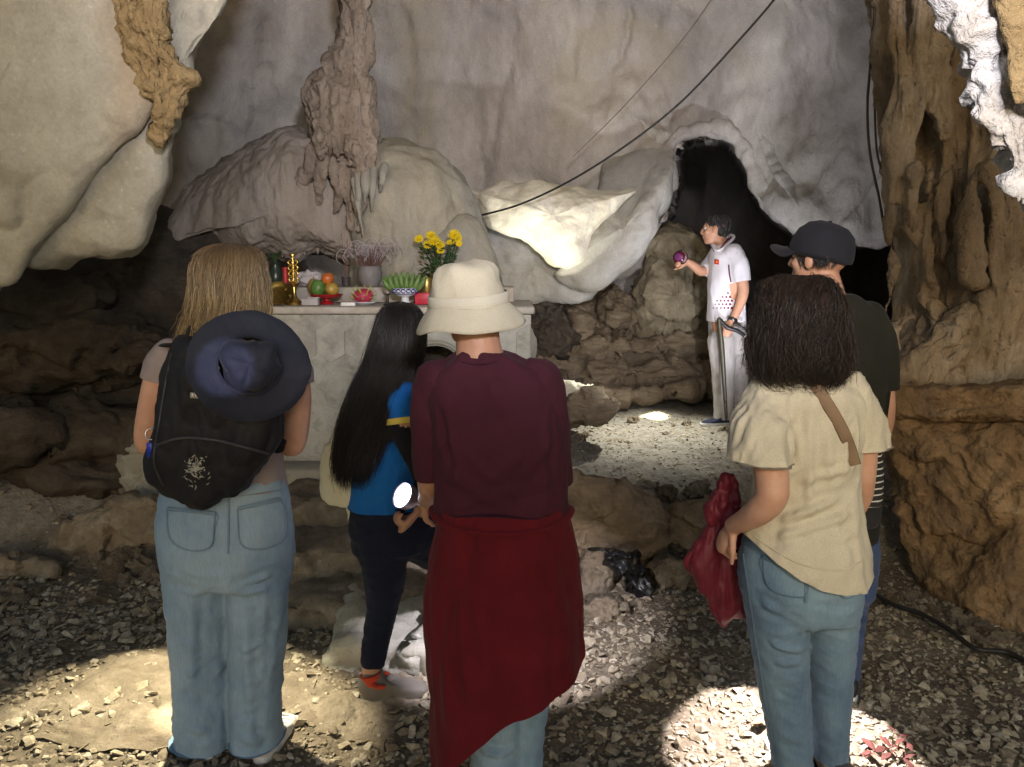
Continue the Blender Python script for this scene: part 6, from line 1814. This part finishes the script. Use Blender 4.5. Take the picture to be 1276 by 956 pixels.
# fruit tray
b = on_altar(407, .22)
r = thing('fruit_tray', 'red footed tray on the altar under the fruit', 'tray', b)
lath('tray', [(.001, .0), (.045, 0), (.04, .012), (.022, .022), (.022, .035), (.08, .042), (.098, .056), (.100, .062), (.094, .060), (.078, .050), (.001, .048)], b, RED_L, r, 40)
def fruit(name, label, c, rad, col, sd, stem=True, sq=(1, 1, 1)):
    t = thing(name, label, 'fruit', c - np.array([0, 0, rad * sq[2]]))
    V, F = ell((0, 0, 0), (rad * sq[0], rad * sq[1], rad * sq[2]), 22)
    dd = np.exp(-(np.hypot(V[:, 0], V[:, 1]) / (rad * .28)) ** 2) * (V[:, 2] > 0)
    V[:, 2] -= rad * .16 * dd
    V = V + vnormals(V, F) * (rad * .05 * fbm(V / rad * 1.3 + sd, 2))[:, None]
    m = plain(label.split()[0] + '_fruit_skin_%d' % sd, col, .38, 0, .5, .3, .15, 40)
    mk('flesh', V + c, F, m, t)
    if stem: mk('stem', *tube([c + np.array([0, 0, rad * sq[2] * .82]), c + np.array([.002, 0, rad * sq[2] * 1.05])], .003, 6, 6), plain('stem_brown_%d' % sd, (.12, .08, .03)), t)
t0 = b + np.array([0, 0, .052])
fruit('green_fruit', 'green mango at the left of the fruit tray', t0 + np.array([-.046, -.02, .048]), .048, (.10, .21, .05), 1, True, (.95, .95, 1.12))
fruit('yellow_fruit', 'yellow fruit at the right of the fruit tray', t0 + np.array([.040, -.02, .042]), .043, (.42, .27, .05), 2)
fruit('orange_fruit', 'orange on top of the fruit pile', t0 + np.array([.012, .0, .104]), .040, (.52, .14, .03), 3)
fruit('brown_pear', 'dull brown pear behind the green mango', t0 + np.array([-.095, .07, .055]), .042, (.28, .20, .06), 4, True, (.9, .9, 1.25))
fruit('green_fruit', 'small green fruit at the back of the fruit tray', t0 + np.array([.0, .045, .042]), .040, (.16, .30, .06), 5)
# small boxes and dishes
b = on_altar(387, .08)
r = thing('offering_box', 'pale grey paper box in front of the fruit tray', 'box', b)
mk('carton', *bevelbox(b + np.array([0, 0, .022]), (.10, .055, .042), .004), plain('grey_card', (.42, .40, .40), .7), r, sharp=40)
mk('lid_flap', *bevelbox(b + np.array([.02, -.002, .046]), (.07, .05, .006), .002), plain('pale_card', (.55, .53, .52), .7), r, sharp=40)
b = on_altar(434, .012)
r = thing('card_packet', 'small white packet at the front edge of the altar', 'packet', b)
mk('pack', *bevelbox(b + np.array([0, 0, .012]), (.085, .05, .022), .003, rotz(.06)), plain('white_card', (.74, .74, .72), .5), r, sharp=40)
mk('print_band', *bevelbox(b + np.array([.02, -.001, .0235]), (.03, .044, .002), .0005, rotz(.06)), plain('red_card', (.5, .05, .05), .5), r)
# dragon fruit on a plate
b = on_altar(453, .14)
r = thing('plate', 'white plate with a dragon fruit on the altar', 'plate', b)
lath('plate', [(.001, .0), (.045, 0), (.07, .010), (.088, .018), (.087, .021), (.068, .014), (.001, .008)], b, PORC, r, 36)
t = thing('dragon_fruit', 'pink dragon fruit with yellow green scales on the white plate', 'fruit', b + np.array([0, 0, .012]))
c = b + np.array([0, 0, .055])
mk('flesh', *ell(c, (.060, .048, .045), 20), plain('pink_skin', (.45, .04, .09), .45, 0, .4, .3), t)
for q in range(22):
    a, e = q * 2.399, math.asin(-.6 + 1.5 * q / 22)
    d = np.array([math.cos(a) * math.cos(e), math.sin(a) * math.cos(e), math.sin(e)])
    p0 = c + d * np.array([.058, .046, .043])
    mk('scale', *tube([p0, p0 + d * .014 + np.array([.006 * math.cos(a), 0, .008]), p0 + d * .020 + np.array([.008 * math.cos(a), 0, .022])], [.010, .007, .001], 6, 8, flat=.35), plain('scale_green_%d' % (q % 3), ((.42, .42, .08), (.50, .30, .10), (.30, .36, .08))[q % 3], .5), t)
# incense urn with burnt curled sticks
b = on_altar(462, .47, True)
r = thing('incense_urn', 'grey incense urn crowded with curled burnt sticks', 'urn', b)
lath('urn', [(.001, 0), (.05, 0), (.055, .01), (.075, .05), (.08, .09), (.072, .12), (.078, .13), (.07, .13), (.064, .115), (.001, .11)], b, plain('grey_stoneware', (.20, .19, .19), .6), r, 36)
ash = plain('lilac_ash', (.42, .37, .40), .9)
stk = plain('burnt_stick', (.16, .09, .08), .9)
for q in range(70):
    a, rr_ = rng.uniform(0, 6.28), .06 * math.sqrt(rng.random())
    p = b + np.array([rr_ * math.cos(a), rr_ * math.sin(a), .10])
    lean = np.array([math.cos(a), math.sin(a) * .6, 0]) * rng.uniform(.1, .7) + np.array([rng.uniform(-.25, .25), 0, 0])
    h = rng.uniform(.06, .16)
    top = p + np.array([lean[0] * h, lean[1] * h, h])
    mk('incense_stick', *tube([p, (p + top) / 2, top], .0018, 5, 6), stk, r)
    if q % 4:
        cr = rng.uniform(.025, .055); s = 1 if rng.random() > .5 else -1
        w = np.linspace(0, rng.uniform(2.5, 5.0), 10)
        mk('ash_curl', *tube([top + np.array([s * cr * (1 - math.cos(x)), rng.uniform(-.004, .004), cr * math.sin(x)]) for x in w], [.0022] * 9 + [.001], 5, 26), ash, r)
b2 = on_altar(432, .5, True)
r = thing('incense_sticks', 'few tall thin incense sticks standing left of the urn', 'incense', b2)
lath('holder', [(.001, 0), (.025, 0), (.03, .06), (.026, .06), (.001, .05)], b2, plain('dark_clay', (.06, .05, .05), .6), r, 20)
for dx, h in ((-.012, .30), (-.002, .22), (.01, .26), (.004, .18)):
    mk('incense_stick', *tube([b2 + np.array([dx * .4, 0, .04]), b2 + np.array([dx * 1.6, 0, .04 + h])], .002, 5, 5), stk, r)
# small black stand
b = on_altar(483, .12)
r = thing('candle_stub_stand', 'little dark metal stand beside the blue and white bowl', 'stand', b)
lath('stand', [(.001, 0), (.028, 0), (.028, .006), (.008, .012), (.007, .06), (.024, .066), (.024, .07), (.001, .07)], b, plain('dark_iron', (.05, .05, .055), .5, .6), r, 18)
lath('stub', [(.001, .07), (.012, .07), (.012, .10), (.001, .10)], b, plain('grey_wax', (.30, .28, .28), .6), r, 14)
# blue and white footed bowl with bananas
b = on_altar(505, .12)
r = thing('footed_bowl', 'blue and white porcelain footed bowl holding green bananas', 'bowl', b)
bowl = lath('bowl', [(.001, 0), (.042, 0), (.043, .008), (.026, .02), (.022, .045), (.03, .052), (.06, .062), (.080, .085), (.084, .104), (.080, .104), (.074, .088), (.05, .07), (.001, .066)], b, PORC, r, 44)
cob = plain('cobalt_blue', (.02, .03, .22), .25)
for q in range(16):
    a = q * math.pi / 8
    d = np.array([math.cos(a), math.sin(a), 0])
    mk('painted_scroll', *tube([b + d * (.079 + .004 * math.sin(w)) + np.array([-d[1], d[0], 0]) * .013 * math.cos(w) + np.array([0, 0, .086 + .010 * math.sin(w)]) for w in np.linspace(0, 5.4, 9)], .0028, 6, 20), cob, bowl)
for z, rr_ in ((.100, .0835), (.068, .068), (.010, .042)):
    mk('painted_band', *tube([b + np.array([rr_ * math.cos(w), rr_ * math.sin(w), z]) for w in np.linspace(0, 6.28, 40)], .0022, 6, 60), cob, bowl)
bn = thing('banana_bunch', 'bunch of small green bananas fanned in the porcelain bowl', 'bananas', b + np.array([0, 0, .07]))
gb = plain('green_banana', (.13, .22, .06), .5, 0, .4, .35)
for row in range(2):
    for q in range(8):
        u = (q - 3.5) / 3.5
        p = b + np.array([u * .05, .0 + row * .03, .078])
        tip = b + np.array([u * .125, -.045 + row * .05, .155 + .02 * (1 - u * u) + row * .015])
        md = (p + tip) / 2 + np.array([u * .008, -.018, -.006])
        mk('banana', *tube([p, p + (md - p) * .6, md, md + (tip - md) * .6, tip, tip + (tip - md) * .12], [.008, .014, .0165, .015, .009, .004], 10, 24), gb, bn)
# gold can and red box
b = on_altar(532, .22)
r = thing('gold_can', 'gold can standing on the red box right of the bananas', 'can', b + np.array([0, 0, .072]))
lath('can', [(.001, 0), (.034, 0), (.037, .006), (.037, .085), (.033, .092), (.001, .090)], b + np.array([0, 0, .072]), plain('gold_tin', (.42, .30, .10), .35, .8), r, 28)
lath('rim', [(.034, .088), (.036, .094), (.033, .096), (.032, .09)], b + np.array([0, 0, .072]), BRASS, r, 28)
r = thing('red_box', 'bright red carton next to the blue and white bowl', 'box', b)
mk('carton', *bevelbox(b + np.array([0, -.02, .036]), (.13, .12, .068), .003), plain('red_carton', (.50, .02, .05), .4), r, sharp=40)
mk('lid', *bevelbox(b + np.array([0, -.02, .0705]), (.133, .123, .006), .002), plain('dark_red_carton', (.36, .015, .04), .4), r, sharp=40)
# chrysanthemum pot
b = on_altar(547, .40, False) + np.array([0, -.06, 0])
r = thing('flower_pot', 'dark pot of yellow chrysanthemums on the altar beside the bucket hat', 'flowers', b)
lath('pot', [(.001, 0), (.06, 0), (.065, .01), (.085, .13), (.09, .135), (.08, .135), (.07, .11), (.001, .10)], b, plain('dark_pot', (.05, .05, .05), .6), r, 30)
lf = plain('chrysanthemum_leaf', (.035, .075, .025), .55, 0, .3, .5)
yf = plain('chrysanthemum_petal', (.78, .60, .02), .6, 0, .3, .25)
LV, LF = tube([(0, 0, 0), (.02, 0, .006), (.045, 0, .002)], [.002, .016, .001], 6, 8, flat=.15)
for q in range(150):
    a, rr_ = rng.uniform(0, 6.28), .14 * math.sqrt(rng.random())
    z = rng.uniform(.12, .36)
    rr_ *= .6 + .8 * (z - .1)
    M = rotz(a + rng.uniform(-.6, .6)) @ rotm((0, 1, 0), rng.uniform(-.9, .5)) @ rotm((1, 0, 0), rng.uniform(-.6, .6))
    mk('leaf', LV @ M.T + b + np.array([rr_ * math.cos(a), rr_ * math.sin(a) * .8, z]), LF, lf, r)
for q, (px, py, w) in enumerate([(522, 298, 6), (537, 294, 7), (541, 301, 9), (548, 306, 7), (549, 313, 5), (566, 293, 8), (570, 297, 6), (561, 303, 5), (572, 304, 4), (533, 305, 6)]):
    c = at(px, py, b[1] - .05 - .02 * (q % 3))
    mk('flower_stem', *tube([b + np.array([0, 0, .15]), (b + c) / 2 + np.array([.01, 0, .06]), c], .004, 6, 12), lf, r)
    V = np.zeros((0, 3)); F = []
    R_ = mpp(py, b[1]) * w
    for layer, (nn, el, ln) in enumerate(((14, .0, 1.0), (12, .45, .85), (9, .9, .65), (5, 1.3, .45))):
        for k in range(nn):
            a = k * 2 * math.pi / nn + layer * .3
            d = np.array([math.cos(a) * math.cos(el), math.sin(a) * math.cos(el), math.sin(el)])
            pv, pf = tube([d * .003, d * R_ * ln * .6, d * R_ * ln + np.array([0, 0, .004])], [.002, .0062, .0025], 5, 6, flat=.5)
            F += [tuple(i + len(V) for i in f) for f in pf]
            V = np.vstack([V, pv])
    M = rotm((1, 0, 0), rng.uniform(.5, 1.1)) @ rotz(q)
    mk('bloom', V @ M.T + c, F, yf, r)
# ------------------------------------------------------------------ gravel and loose stones
def hull(seed, n=11, flat=.55):
    g = np.random.default_rng(seed)
    P = g.normal(size=(n, 3))
    P /= np.linalg.norm(P, axis=1)[:, None]
    P *= g.uniform(.7, 1.0, n)[:, None] * np.array([1, g.uniform(.6, .9), flat * g.uniform(.6, 1.2)])
    bm = bmesh.new()
    vs = [bm.verts.new(p) for p in P]
    r = bmesh.ops.convex_hull(bm, input=vs)
    dele = [e for e in r['geom_interior'] if isinstance(e, bmesh.types.BMVert)]
    bmesh.ops.delete(bm, geom=dele, context='VERTS')
    bmesh.ops.triangulate(bm, faces=bm.faces)
    bmesh.ops.recalc_face_normals(bm, faces=bm.faces)
    bm.verts.index_update()
    V = np.array([v.co[:] for v in bm.verts])
    F = np.array([[v.index for v in f.verts] for f in bm.faces])
    bm.free()
    return V, F
HULLS = [hull(100 + i, 10 + i % 4, .35 + .06 * (i % 5)) for i in range(14)]
t = NT('gravel_stone')
gg = t.new('ShaderNodeNewGeometry')
col = t.ramp(gg.outputs['Random Per Island'], [(0, (.20, .16, .11)), (.3, (.30, .25, .17)), (.6, (.38, .325, .225)), (.85, (.44, .385, .28)), (1, (.50, .45, .35))])
nz = t.noise(45, 5, .7)
col = t.mix(t.ramp(nz, [(.35, .55), (.6, 0.0)]), col, (.07, .055, .04))
M_GRAV = t.done(col, .85, t.bump(nz, .4, .006), .25)
def gravel():
    g = np.random.default_rng(77)
    N = 64000
    x = g.uniform(-3.2, 3.2, N)
    y = 1.75 + 4.9 * g.random(N) ** 1.5
    s = np.exp(g.normal(-4.42, .52, N))
    s = np.clip(s, .007, .042)
    P = np.stack([x, y, 0 * x], 1)
    d = fbm(P * .8 + 5, 3)
    keep = np.ones(N, bool)
    left = x < -.35
    keep &= ~(left & (y < 3.15) & (d < .1) & (g.random(N) < .35))                      # trodden rock at bottom left stays mostly bare
    keep &= ~((x > .25) & (x < .75) & (y < 3.6) & (d < -.25))     # worn track between the people
    keep &= ~((y > 3.9) & (g.random(N) < .45))
    keep &= ~((y > 3.75) & (y < 4.5) & (g.random(N) < .6))
    s = np.where(left & (y > 3.0), s * 1.25, s)
    s = np.where(y > 4.4, s * .6, s)
    keep &= np.abs(x) < .35 + .78 * y
    x, y, s = x[keep], y[keep], s[keep]
    z = gz(x, y)
    kind = g.integers(0, len(HULLS), len(x))
    VV, FF, o = [], [], 0
    for k, (V, F) in enumerate(HULLS):
        I = np.where(kind == k)[0]
        n = len(I)
        a = g.uniform(0, 6.28, n)
        ti = g.normal(0, .28, (n, 2))
        c, sn = np.cos(a), np.sin(a)
        X = V[None, :, 0] * c[:, None] - V[None, :, 1] * sn[:, None]
        Yv = V[None, :, 0] * sn[:, None] + V[None, :, 1] * c[:, None]
        Z = V[None, :, 2] + X * ti[:, :1] + Yv * ti[:, 1:]
        W = np.stack([X, Yv, Z], -1) * s[I][:, None, None]
        W += np.stack([x[I], y[I], z[I] + s[I] * .22], -1)[:, None, :]
        VV.append(W.reshape(-1, 3))
        FF.append((F[None] + (np.arange(n) * len(V))[:, None, None] + o).reshape(-1, 3))
        o += n * len(V)
    V, F = np.vstack(VV), np.vstack(FF)
    mk('gravel', V, F.tolist(), M_GRAV, smooth=False, kind='stuff', label='angular tan gravel strewn over the cave floor', origin=(0, 3, 0))
gravel()
def rubble():
    mats = [M_SLAB, M_BOULD, M_SLAB]
    protos = []
    for k in range(7):
        V, F = ell((0, 0, 0), (1, .8, .6), 12)
        V = rough_up(V, F, 300 + k, big=(.35, 1.1), mid=(.06, 5), facet=(.5, 1.3))
        me = bpy.data.meshes.new('loose_stone')
        me.from_pydata(V.tolist(), [], F)
        me.materials.append(mats[k % 3])
        me.polygons.foreach_set('use_smooth', np.ones(len(me.polygons), dtype=bool))
        me.set_sharp_from_angle(angle=R(40))
        protos.append(me)
    g = np.random.default_rng(31)
    def put(x, y, s, label, group, sink=.25):
        o = bpy.data.objects.new('loose_stone', protos[g.integers(0, 7)])
        COL.objects.link(o)
        o.location = (x, y, float(gz(x, y)) + s * (.6 - sink - .2))
        o.scale = (s * g.uniform(.8, 1.3), s * g.uniform(.8, 1.2), s * g.uniform(.6, 1.0))
        o.rotation_euler = (g.normal(0, .2), g.normal(0, .2), g.uniform(0, 6.28))
        o['label'] = label; o['category'] = 'stone'; o['group'] = group
    for i in range(34):
        put(g.uniform(.15, 1.25), g.uniform(3.75, 4.45), g.uniform(.035, .10), 'loose brown stone in the rubble below the terrace right of the man in the hat', 'rubble below the terrace')
    for i in range(30):
        put(g.uniform(-2.6, -.8), g.uniform(3.6, 4.5), g.uniform(.03, .10), 'loose brown stone in the rubble behind the blonde woman', 'rubble on the left')
    for i in range(22):
        u = g.random()
        p = at(1130 + u * 150, 735 + u * 85, 3.75 - .55 * u)
        put(p[0] - g.uniform(.0, .25), p[1] - g.uniform(.02, .15), g.uniform(.02, .06), 'loose stone lying at the foot of the ochre column', 'stones at the column foot')
    for i in range(18):
        put(g.uniform(.2, 1.9), g.uniform(5.6, 6.4), g.uniform(.02, .06), 'loose stone on the terrace near the guide', 'stones on the terrace')
    for i in range(14):
        put(g.uniform(-1.0, -.2), g.uniform(3.15, 4.2), g.uniform(.025, .07), 'loose stone by the worn steps before the altar', 'stones by the steps')
rubble()
# ------------------------------------------------------------------ black plastic bag, leaves, cables
def small_things():
    bl = plain('black_polythene', (.012, .012, .013), .25, 0, .5, .3, .3, 30)
    r = thing('plastic_bag', 'crumpled black plastic bag among the stones', 'bag', at(793, 745, 3.6))
    V, F = rock('', None, Yd([(764, 690), (780, 684), (800, 706), (812, 722), (815, 742), (800, 748), (782, 740), (776, 716), (758, 700)], 3.62), (788, 720, 3.62), .05, .08, geo=True, n=90, rings=24)
    V = rough_up(V, F, 401, big=(.02, 10), mid=(.012, 25), facet=(.05, 12))
    mk('crumpled_film', V, F, bl, r)
    mk('knotted_end', *tube([at(766, 696, 3.6), at(750, 684, 3.62), at(735, 684, 3.66)], [.012, .010, .016], 8, 20, flat=.4), bl, r)
    red = plain('dry_red_leaf', (.085, .028, .022), .8, 0, .2, .4)
    LV, LF = tube([(0, 0, 0), (.03, .0, .006), (.06, .005, .012), (.09, 0, .004)], [.002, .018, .016, .001], 8, 14, flat=.08)
    g = np.random.default_rng(9)
    for i in range(16):
        p = atz(g.uniform(1070, 1135), g.uniform(918, 952), .03)
        M = rotz(g.uniform(0, 6.28)) @ rotm((1, 0, 0), g.normal(0, .35))
        t = thing('dry_leaf', 'dry dark red leaf in the heap on lit gravel at bottom right', 'leaf', p, 'dry red leaves')
        mk('blade', (LV * g.uniform(.4, .8)) @ M.T + p + np.array([0, 0, .012 + .01 * g.random()]), LF, red, t)
        mk('stalk', *tube([p + M @ np.array([0, 0, .012]), p + M @ np.array([-.025, 0, .016])], .0015, 5, 5), red, t)
    p = atz(936, 906, .03)
    t = thing('dry_leaf', 'single pale orange leaf beside the blue jeans of the curly-haired woman', 'leaf', p)
    mk('blade', LV @ rotz(.4).T + p + np.array([0, 0, .012]), LF, plain('orange_leaf', (.42, .20, .09), .8), t)
    mk('stalk', *tube([p + np.array([0, 0, .012]), p + np.array([-.03, -.01, .016])], .0015, 5, 5), red, t)
    p = at(446, 788, 3.15)
    rub = plain('black_rubber_cable', (.014, .013, .012), .5)
    def cable(pts, r, label, m=rub, seg=90):
        mk('cable', *tube([at(*q) for q in pts], r, 8, seg), m, label=label, cat='cable')
    cable([(985, -25, 5.1), (930, 40, 5.2), (840, 135, 5.35), (740, 208, 5.55), (655, 252, 5.75), (586, 272, 5.95)], .0075, 'black cable slung across the back wall above the guide')
    cable([(900, -20, 5.6), (850, 50, 5.65), (780, 130, 5.75), (715, 195, 5.9)], .004, 'thin faint wire running down the back wall left of the black cable', plain('grey_wire', (.16, .13, .12), .7))
    gw = plain('brown_grey_wire', (.09, .07, .055), .7)
    cable([(1088, -25, 4.35), (1086, 60, 4.4), (1081, 130, 4.4), (1084, 190, 4.4), (1096, 250, 4.4), (1104, 300, 4.35)], .007, 'left one of two wires hanging beside the ochre column', gw)
    cable([(1094, -25, 4.3), (1093, 60, 4.35), (1090, 120, 4.35), (1093, 190, 4.35), (1106, 240, 4.3), (1112, 310, 4.25)], .006, 'right one of two wires hanging beside the ochre column', gw)
    pts = [(1072, 728), (1110, 752), (1150, 766), (1185, 786), (1215, 808), (1260, 815), (1320, 850)]
    mk('cable', *tube([atz(x, y, .05) for x, y in pts], .011, 8, 70), rub, label='black cable lying on the gravel along the ochre column', cat='cable')
small_things()
